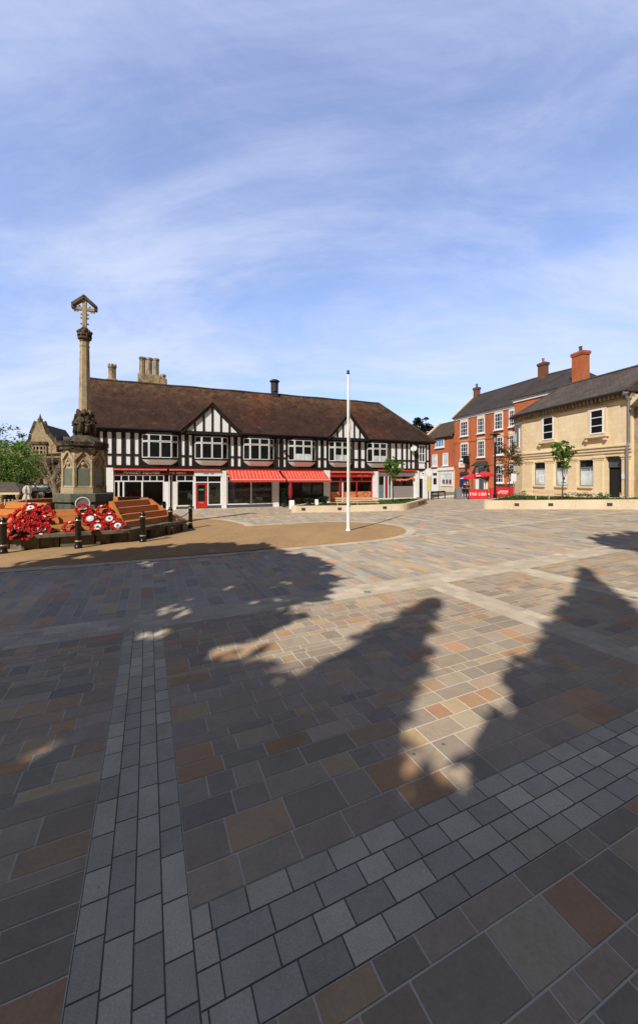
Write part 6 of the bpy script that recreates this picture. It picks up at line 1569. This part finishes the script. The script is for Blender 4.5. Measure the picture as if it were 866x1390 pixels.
# dark barrier planting behind the third banner
hq = at(684, 650, 39.5); hg = thing('hedge_trough', 'dark clipped hedge trough behind the banner right of the lamp', 'planter', (hq.x, hq.y, zg(hq.x)))
MB().box(hq.x - 1.0, hq.x + .8, hq.y - .3, hq.y + .3, zg(hq.x), zg(hq.x) + .5).build('trough', M['lead'], hg)
mb = MB(); rn = random.Random(77)
for k in range(700):
    p = Vector((hq.x + rn.uniform(-1.0, .8), hq.y + rn.uniform(-.3, .3), zg(hq.x) + rn.uniform(.5, 1.35))); a = Vector((rn.gauss(0, 1), rn.gauss(0, 1), rn.gauss(0, 1))).normalized(); b_ = a.orthogonal().normalized(); s = .07
    mb.add([p - a * s, p - b_ * s * .5, p + a * s, p + b_ * s * .5], [(0, 1, 2, 3)])
mb.build('foliage', M['leaf_dark'], hg, uv=False)
# A-boards
def aboard(px, Y, h, w_, label, panel, z=None, rz=10):
    q = at(px, 650, Y); z = zg(q.x) if z is None else z; F = Fr(q.x, q.y, rz); t = thing('a_board', label, 'sign', (q.x, q.y, z))
    for sg, nm in ((1, 'front_board'), (-1, 'back_board')):
        P = [F.p(-w_ / 2, sg * .30, z), F.p(w_ / 2, sg * .30, z), F.p(w_ / 2, sg * .30 - .03, z), F.p(-w_ / 2, sg * .30 - .03, z), F.p(-w_ / 2, sg * .05 + .015, z + h), F.p(w_ / 2, sg * .05 + .015, z + h), F.p(w_ / 2, sg * .05 - .015, z + h), F.p(-w_ / 2, sg * .05 - .015, z + h)]
        o = MB().hexa(P).build(nm, M['greymetal' if 'grey' in label else 'whitemetal'], t)
        if sg > 0:
            A_ = [F.p(-w_ / 2 + .06, .292 - .02 + .0 + .015, z + .1), F.p(w_ / 2 - .06, .287, z + .1), F.p(w_ / 2 - .06, .075 + .016, z + h - .07), F.p(-w_ / 2 + .06, .075 + .016, z + h - .07)]
            MB().quad(*[a + F.m * .012 for a in A_]).build('poster', M[panel], o)
aboard(621.5, 38.5, 1.2, .62, 'grey and white pavement sign beside the blue carriage door', 'greymetal'); aboard(396, 31.9, .72, .42, 'small white pavement sign outside the dark open shop', 'white', 0.0)
aboard(429.5, 29.6, .5, .24, 'narrow white pavement sign in the planter bed', 'white', .42)
# dark red folded parasol by the open shop
q = at(394.5, 650, 33.4); t = thing('folded_parasol', 'dark red folded parasol beside the dark open shop door', 'parasol', (q.x, q.y, 0))
MB().lathe((q.x, q.y, 0), [(.12, .8), (.20, 1.2), (.19, 1.8), (.10, 2.1), (.03, 2.3)], 10).build('canopy', M['redcloth'], t); MB().lathe((q.x, q.y, 0), [(.25, 0), (.22, .05), (.025, .08), (.025, 2.38)], 10).build('pole', M['greymetal'], t)
# potted dark shrub by the open shop
def potted(px, Y, h, label, z0=0.0):
    q = at(px, 650, Y); t = thing('potted_shrub', label, 'plant', (q.x, q.y, z0)); MB().lathe((q.x, q.y, z0), [(.16, 0), (.22, .35), (.20, .35)], 10).build('pot', M['lead'], t); m_ = MB(); rn = random.Random(int(px))
    for k in range(420):
        p = Vector((q.x + rn.gauss(0, .16), q.y + rn.gauss(0, .16), z0 + rn.uniform(.35, h))); a = Vector((rn.gauss(0, 1), rn.gauss(0, 1), rn.gauss(0, 1))).normalized(); b_ = a.orthogonal().normalized(); s = .06; m_.add([p - a * s, p - b_ * s * .5, p + a * s, p + b_ * s * .5], [(0, 1, 2, 3)])
    m_.build('foliage', M['leaf_dark'], t, uv=False)
potted(385.5, 33.6, 1.7, 'tall dark potted shrub at the left of the open shop'); potted(402, 33.8, .8, 'low dark potted shrub right of the folded red parasol'); potted(440, 30.0, .75, 'dark bushy plant at the left end of the timber bench', .40); potted(419, 30.2, .55, 'low dark plant near the left end of the planter', .40)
# round sign on a pole with a yellow board
q = at(581.3, 650, 38.3); z = zg(q.x); rs_ = thing('round_sign', 'round pale pink and white sign on a black pole with a yellow board', 'sign', (q.x, q.y, z))
MB().tube([(q.x, q.y, z), (q.x, q.y, z + 3.15)], .05, 8).build('pole', M['blackmetal'], rs_)
F = Fr(q.x, q.y, 12); n = 24
def disc(r, d, d1, mm, par, zc4):
    a = [F.p(r * cos(2 * pi * i / n), d1, zc4 + r * sin(2 * pi * i / n)) for i in range(n)]; b_ = [F.p(r * cos(2 * pi * i / n), d, zc4 + r * sin(2 * pi * i / n)) for i in range(n)]
    return MB().add(a + b_, [tuple(range(n)), tuple(range(2 * n - 1, n - 1, -1))] + [(i, n + i, n + (i + 1) % n, (i + 1) % n) for i in range(n)]).build('disc' if r > .4 else 'face', M[mm], par)
dsc = disc(.46, .055, .085, 'pink', rs_, EYE + 8.7 / FOC * 38.3); disc(.36, .0855, .09, 'white', dsc, EYE + 8.7 / FOC * 38.3)
MB().fbox(F, -.2, .2, .055, .08, z + .95, z + 2.3).build('notice_board', M['yellow'], rs_)
# low black barrier by the timbered corner
a, b_ = at(585.5, 650, 39.5), at(603.5, 650, 40.5); lb = thing('barrier_rail', 'low black metal barrier rail beyond the corner of the timbered building', 'barrier', (a.x, a.y, zg(a.x)))
mb = MB(); mb.bar(a - Vector((0, 0, a.z - zg(a.x) - .75)), b_ - Vector((0, 0, b_.z - zg(b_.x) - .75)), .14, .16); mb.build('rail', M['black'], lb)
for q in (a, a.lerp(b_, .5), b_): MB().tube([(q.x, q.y, zg(q.x)), (q.x, q.y, zg(q.x) + .75)], .06, 8).build('post', M['black'], lb)
# people by the first banner
def person(px, Y, h, label, cloth, hair, rz, arms):
    q = at(px, 650, Y); z = zg(q.x); t = thing('person', label, 'person', (q.x, q.y, z)); V, E, R = figure_joints(*arms); k = h / 1.74
    me = skin_body(V, E, R, 2); rot = Matrix.Rotation(rz, 4, 'Z'); o_ = Vector((q.x, q.y, z)); X = lambda p: o_ + rot @ (Vector(p) * k)
    mb = MB(); mb.add([X(v.co) for v in me.vertices], [tuple(p.vertices) for p in me.polygons])
    mb.build('body', M['skin'], t, smooth=True)
    R2 = [(r[0] * 1.16, r[1] * 1.22) if hasattr(r, '__len__') else r * 1.22 for r in R]
    up_ = [0, 1, 2, 3, 15, 16, 18, 19]; idx = {v: i for i, v in enumerate(up_)}
    Vu = [V[i] for i in up_]; Eu = [(idx[a], idx[b]) for a, b in E if a in idx and b in idx]; mu = skin_body(Vu, Eu, [R2[i] for i in up_], 2)
    mb = MB(); mb.add([X(v.co) for v in mu.vertices], [tuple(p.vertices) for p in mu.polygons]); mb.build('jacket', M[cloth], t, smooth=True)
    lo = [0, 7, 8, 9, 11, 12, 13]; idx = {v: i for i, v in enumerate(lo)}; Vl = [V[i] for i in lo]; El = [(idx[a], idx[b]) for a, b in E if a in idx and b in idx]; ml = skin_body(Vl, El, [R2[i] for i in lo], 2)
    mb = MB(); mb.add([X(v.co) for v in ml.vertices], [tuple(p.vertices) for p in ml.polygons]); mb.build('trousers', M['darkcloth'], t, smooth=True)
    mb = MB(); c = X((0, .005, 1.655)); mb.blob(c, (.098 * k, .108 * k, .10 * k), 10, 7)
    mb.build('hair', M[hair], t, smooth=True)
    for s_ in (-1, 1): 
        sh_ = MB(); f = X((s_ * .115, -.06 + s_ * -.0, .05)); sh_.blob(f, (.055, .13, .05), 8, 5); sh_.build('shoe', M['black'], t, smooth=True)
person(634.3, 38.6, 1.72, 'grey haired person in dull green standing by the left edge of the red banner', 'greencloth', 'greyhair', .6, A)
person(630.8, 39.4, 1.76, 'dark haired person in dark clothes standing in front of the blue carriage door', 'darkcloth', 'brownhair', -.3, (((.24, 0, 1.18), (.25, -.1, .95)), ((-.24, 0, 1.18), (-.25, -.1, .95))))
# ------------------------------------------------------------------ left side of the square
def folded(px, Y, ytop, ybot, r, mat_, label):
    q = at(px, 650, Y); t = thing('folded_parasol', label, 'parasol', (q.x, q.y, 0)); zt = EYE + (HOR - ytop) / FOC * Y; zb = max(.35, EYE + (HOR - ybot) / FOC * Y); h = zt - zb; mb = MB(); n = 14
    prof = [(r * .95, 0), (r * 1.0, .08), (r * .62, .42), (r * .5, .50), (r * .72, .60), (r * .78, .78), (r * .55, .93), (r * .25, 1.0)]; vs = []
    for rr_, f in prof:
        for k in range(n): q_ = rr_ * (1 + (.22 if k % 2 else -.12)); vs.append((q.x + q_ * cos(2 * pi * k / n), q.y + q_ * sin(2 * pi * k / n), zb + f * h))
    mb.add(vs, [(j * n + k, j * n + (k + 1) % n, (j + 1) * n + (k + 1) % n, (j + 1) * n + k) for j in range(len(prof) - 1) for k in range(n)] + [tuple(range(7 * n, 8 * n))]); mb.build('canopy', M[mat_], t)
    MB().lathe((q.x, q.y, 0), [(.28, 0), (.26, .06), (.03, .09), (.03, zb + .2)], 10).build('pole', M['greymetal'], t)
    MB().lathe((q.x, q.y, 0), [(r * .56, zb + h * .47), (r * .56, zb + h * .50)], 12).build('tie', M[mat_], t)
folded(37.5, 27, 659, 683, .30, 'canvas', 'folded off white parasol tied at the middle, standing by the dark shopfront'); folded(56.8, 33, 668, 680, .26, 'browncanvas', 'folded brown parasol in front of the dark shopfront')
# stone market shelter with balusters
kq = at(12, 650, 31); ms = thing('market_shelter', 'low stone shelter with dark tiled hipped roof at the left edge', 'shelter', (kq.x, kq.y, 0)); KF = Fr(kq.x, kq.y, 14)
zr = EYE + (HOR - 667) / FOC * 31
r_ = MB(); a = [KF.p(-3, 1.2, zr), KF.p(1.35, 1.2, zr), KF.p(1.35, -2.4, zr), KF.p(-3, -2.4, zr)]; t1, t2 = KF.p(-1.8, -.6, zr + .75), KF.p(.2, -.6, zr + .75)
r_.add([a[0], a[1], a[2], a[3], t1, t2], [(0, 1, 5, 4), (1, 2, 5), (2, 3, 4, 5), (3, 0, 4), (3, 2, 1, 0)]); r_.build('roof', M['slate2'], ms)
MB().fbox(KF, -2.9, 1.25, .95, 1.15, zr - .22, zr - .003).build('beam', M['ashlar_trim'], ms)
for s in (-2.6, -1.3, .0, 1.1):
    for d in (1.05, -2.2): MB().lathe(tuple(KF.p(s, d, 0)), [(.14, 0), (.14, .3), (.09, .36), (.085, zr - .5), (.13, zr - .4), (.13, zr - .225)], 10).build('post', M['buffstone'], ms)
MB().fbox(KF, -2.9, 1.2, -2.4, -2.25, 0, zr - .02).build('back_wall', M['interior2'], ms)
for s in [-2.3 + .26 * i for i in range(5)] + [.25 + .26 * i for i in range(3)]: MB().lathe(tuple(KF.p(s, 1.02, 0)), [(.08, 0), (.05, .2), (.09, .45), (.05, .75), (.08, .9)], 9).build('baluster', M['canvas'], ms)
# cafe chairs by the shelter
def chair(name_, loc, rz, label):
    t = thing('cafe_chair', label, 'chair', loc, group='pale cafe chairs at the left edge'); t.rotation_euler.z = rz; o = Vector(loc); F = Fr(loc[0], loc[1], 0)
    m_ = MB(); m_.fbox(F, -.2, .2, -.2, .2, .43, .46); m_.build('seat', M['canvas'], t); m_ = MB(); m_.fbox(F, -.2, .2, -.22, -.19, .55, .9); m_.build('backrest', M['canvas'], t)
    for sx_ in (-.18, .18):
        for sy_ in (-.19, .18): MB().fbox(F, sx_ - .015, sx_ + .015, sy_ - .015, sy_ + .015, 0, .429 if sy_ > 0 else .54).build('leg', M['greymetal'], t)
    return t
c0 = at(12, 650, 26.5); cproto = chair('c', (c0.x, c0.y, 0), .3, 'pale cafe chair in front of the market shelter, nearer the photo edge'); c1_ = at(22, 650, 27); dup(cproto, (c1_.x, c1_.y, 0), 2.2, 'pale cafe chair in front of the market shelter, nearer the folded parasol')
# trees in view
q = at(6, 650, 31.5); tree('broadleaf_tree', 'bright green leafy tree at the left edge above the market shelter', (q.x - 2.3, q.y + 2.5, 0), 3.6, .17, (.6, 0, 3.7), (2.9, 2.4, 2.1), 6800, .115, 'leaf_bright', seed=21, limbs=14)
q = at(-6, 650, 40); tree('broadleaf_tree', 'paler loose leafed tree behind the green tree at the left edge', (q.x, q.y, 0), 4.5, .2, (0, 0, 5.8), (3.2, 3, 2.4), 2600, .13, 'leaf_mid', seed=22, limbs=12)
q = at(79.5, 650, 30); tree('bare_tree', 'bare brown branched tree left of the war memorial', (q.x, q.y, 0), 2.8, .26, (-.35, 0, 3.6), (1.7, 1.2, 1.9), 150, .07, 'leaf_olive', 'palebark', limbs=15, seed=23, twigs=6)
q = at(572.5, 650, 88); tree('conifer', 'dark evergreen tree rising behind the right end of the timbered roof', (q.x, q.y, 0), 10, .35, (0, 0, 12.0), (3.0, 3.0, 4.7), 3600, .38, 'leaf_dark', seed=24, limbs=8, shape='round')
# trees behind and beside the viewpoint: they throw the shadows across the paving
def caster(kind_, label, tipx, tipy, h, seed, **kw):
    b_ = Vector((tipx, tipy, 0)) - SHIFT * h; return b_
b_ = caster('', '', 2.40, 7.95, 13.5, 1); tree('spire_conifer', 'tall narrow conifer behind the viewpoint, nearer the memorial side', tuple(b_), 12.5, .25, (0, 0, 6.9), (2.9, 2.9, 6.6), 12000, .22, 'leaf_dark', seed=31, limbs=0, shape='cone')
b_ = caster('', '', 6.95, 10.1, 15.5, 2); tree('spire_conifer', 'tall narrow conifer behind the viewpoint, nearer the bank side', tuple(b_), 14.5, .2, (0, 0, 11.5), (1.6, 1.6, 4.0), 7000, .22, 'leaf_dark', seed=32, limbs=0, shape='cone')
BT = [((3.1, .9), 9, (1.5, 1.5, 1.2), 3500, 'the smallest, towards the bank side'), ((-4.5, 9.3), 10, (4.4, 4.4, 2.3), 8000, 'nearest the memorial'), ((-2.6, 1.7), 9.5, (2.7, 2.7, 2.2), 7500, 'in the middle of the row'), ((-.05, .0), 9.0, (2.3, 2.3, 1.8), 6500, 'straight behind the viewpoint'), ((-7.4, 4.0), 10, (3.9, 3.9, 2.6), 8000, 'at the memorial end of the row, set back'), ((12.2, 12.3), 11.5, (2.4, 2.4, 2.0), 6500, 'standing off the bank side of the square')]
for i, (g_, hc, cr, nl, lab) in enumerate(BT):
    b_ = Vector((g_[0], g_[1], 0)) - SHIFT * hc
    tree('broadleaf_tree', 'large leafy tree behind the viewpoint, ' + lab, (b_.x, b_.y, 0), hc - .5, .3, (0, 0, hc), cr, nl, .36 if i == 1 else .25, 'leaf_mid', seed=50 + i, limbs=12)
# unseen church behind the viewpoint, added to block sky light and darken window reflections
CH = Fr(24, -17, 188); ch = thing('church', 'long grey stone church added unseen behind the viewpoint, with buttresses and pointed windows', 'church', tuple(CH.o))
MB().fbox(CH, 0, 52, -14, 0, 0, 10.5).build('wall', M['buffstone'], ch)
r_ = MB(); r_.poly([CH.p(-.3, .4, 10.4), CH.p(52.3, .4, 10.4), CH.p(52.3, -7, 15.5), CH.p(-.3, -7, 15.5)]); r_.poly([CH.p(-.3, -7, 15.5), CH.p(52.3, -7, 15.5), CH.p(52.3, -14.4, 10.4), CH.p(-.3, -14.4, 10.4)]); r_.build('roof', M['lead'], ch)
for i in range(9):
    s = 3 + i * 5.75; MB().fbox(CH, s - .4, s + .4, .003, 1.1, 0, 8.6).build('buttress', M['buffstone'], ch)
    if i < 8:
        m_ = s + 2.87; MB().add([CH.p(m_ - 1.1, .02, 2.8), CH.p(m_ + 1.1, .02, 2.8), CH.p(m_ + 1.1, .02, 6.6), CH.p(m_ + .6, .02, 7.7), CH.p(m_, .02, 8.5), CH.p(m_ - .6, .02, 7.7), CH.p(m_ - 1.1, .02, 6.6)], [tuple(range(7))]).build('window', M['glass'], ch)
# hills on the horizon
hl = MB(); n = 60
for i in range(n):
    a0, a1 = pi * (i / n), pi * ((i + 1) / n); R = 520
    h0 = 7 + 4 * sin(i * .7) + 2.5 * sin(i * 1.9); h1 = 7 + 4 * sin((i + 1) * .7) + 2.5 * sin((i + 1) * 1.9)
    hl.quad((R * cos(a0), R * sin(a0), -2), (R * cos(a1), R * sin(a1), -2), (1.1 * R * cos(a1), 1.1 * R * sin(a1), h1), (1.1 * R * cos(a0), 1.1 * R * sin(a0), h0))
kind(hl.build('hills', M['hill']), 'structure')
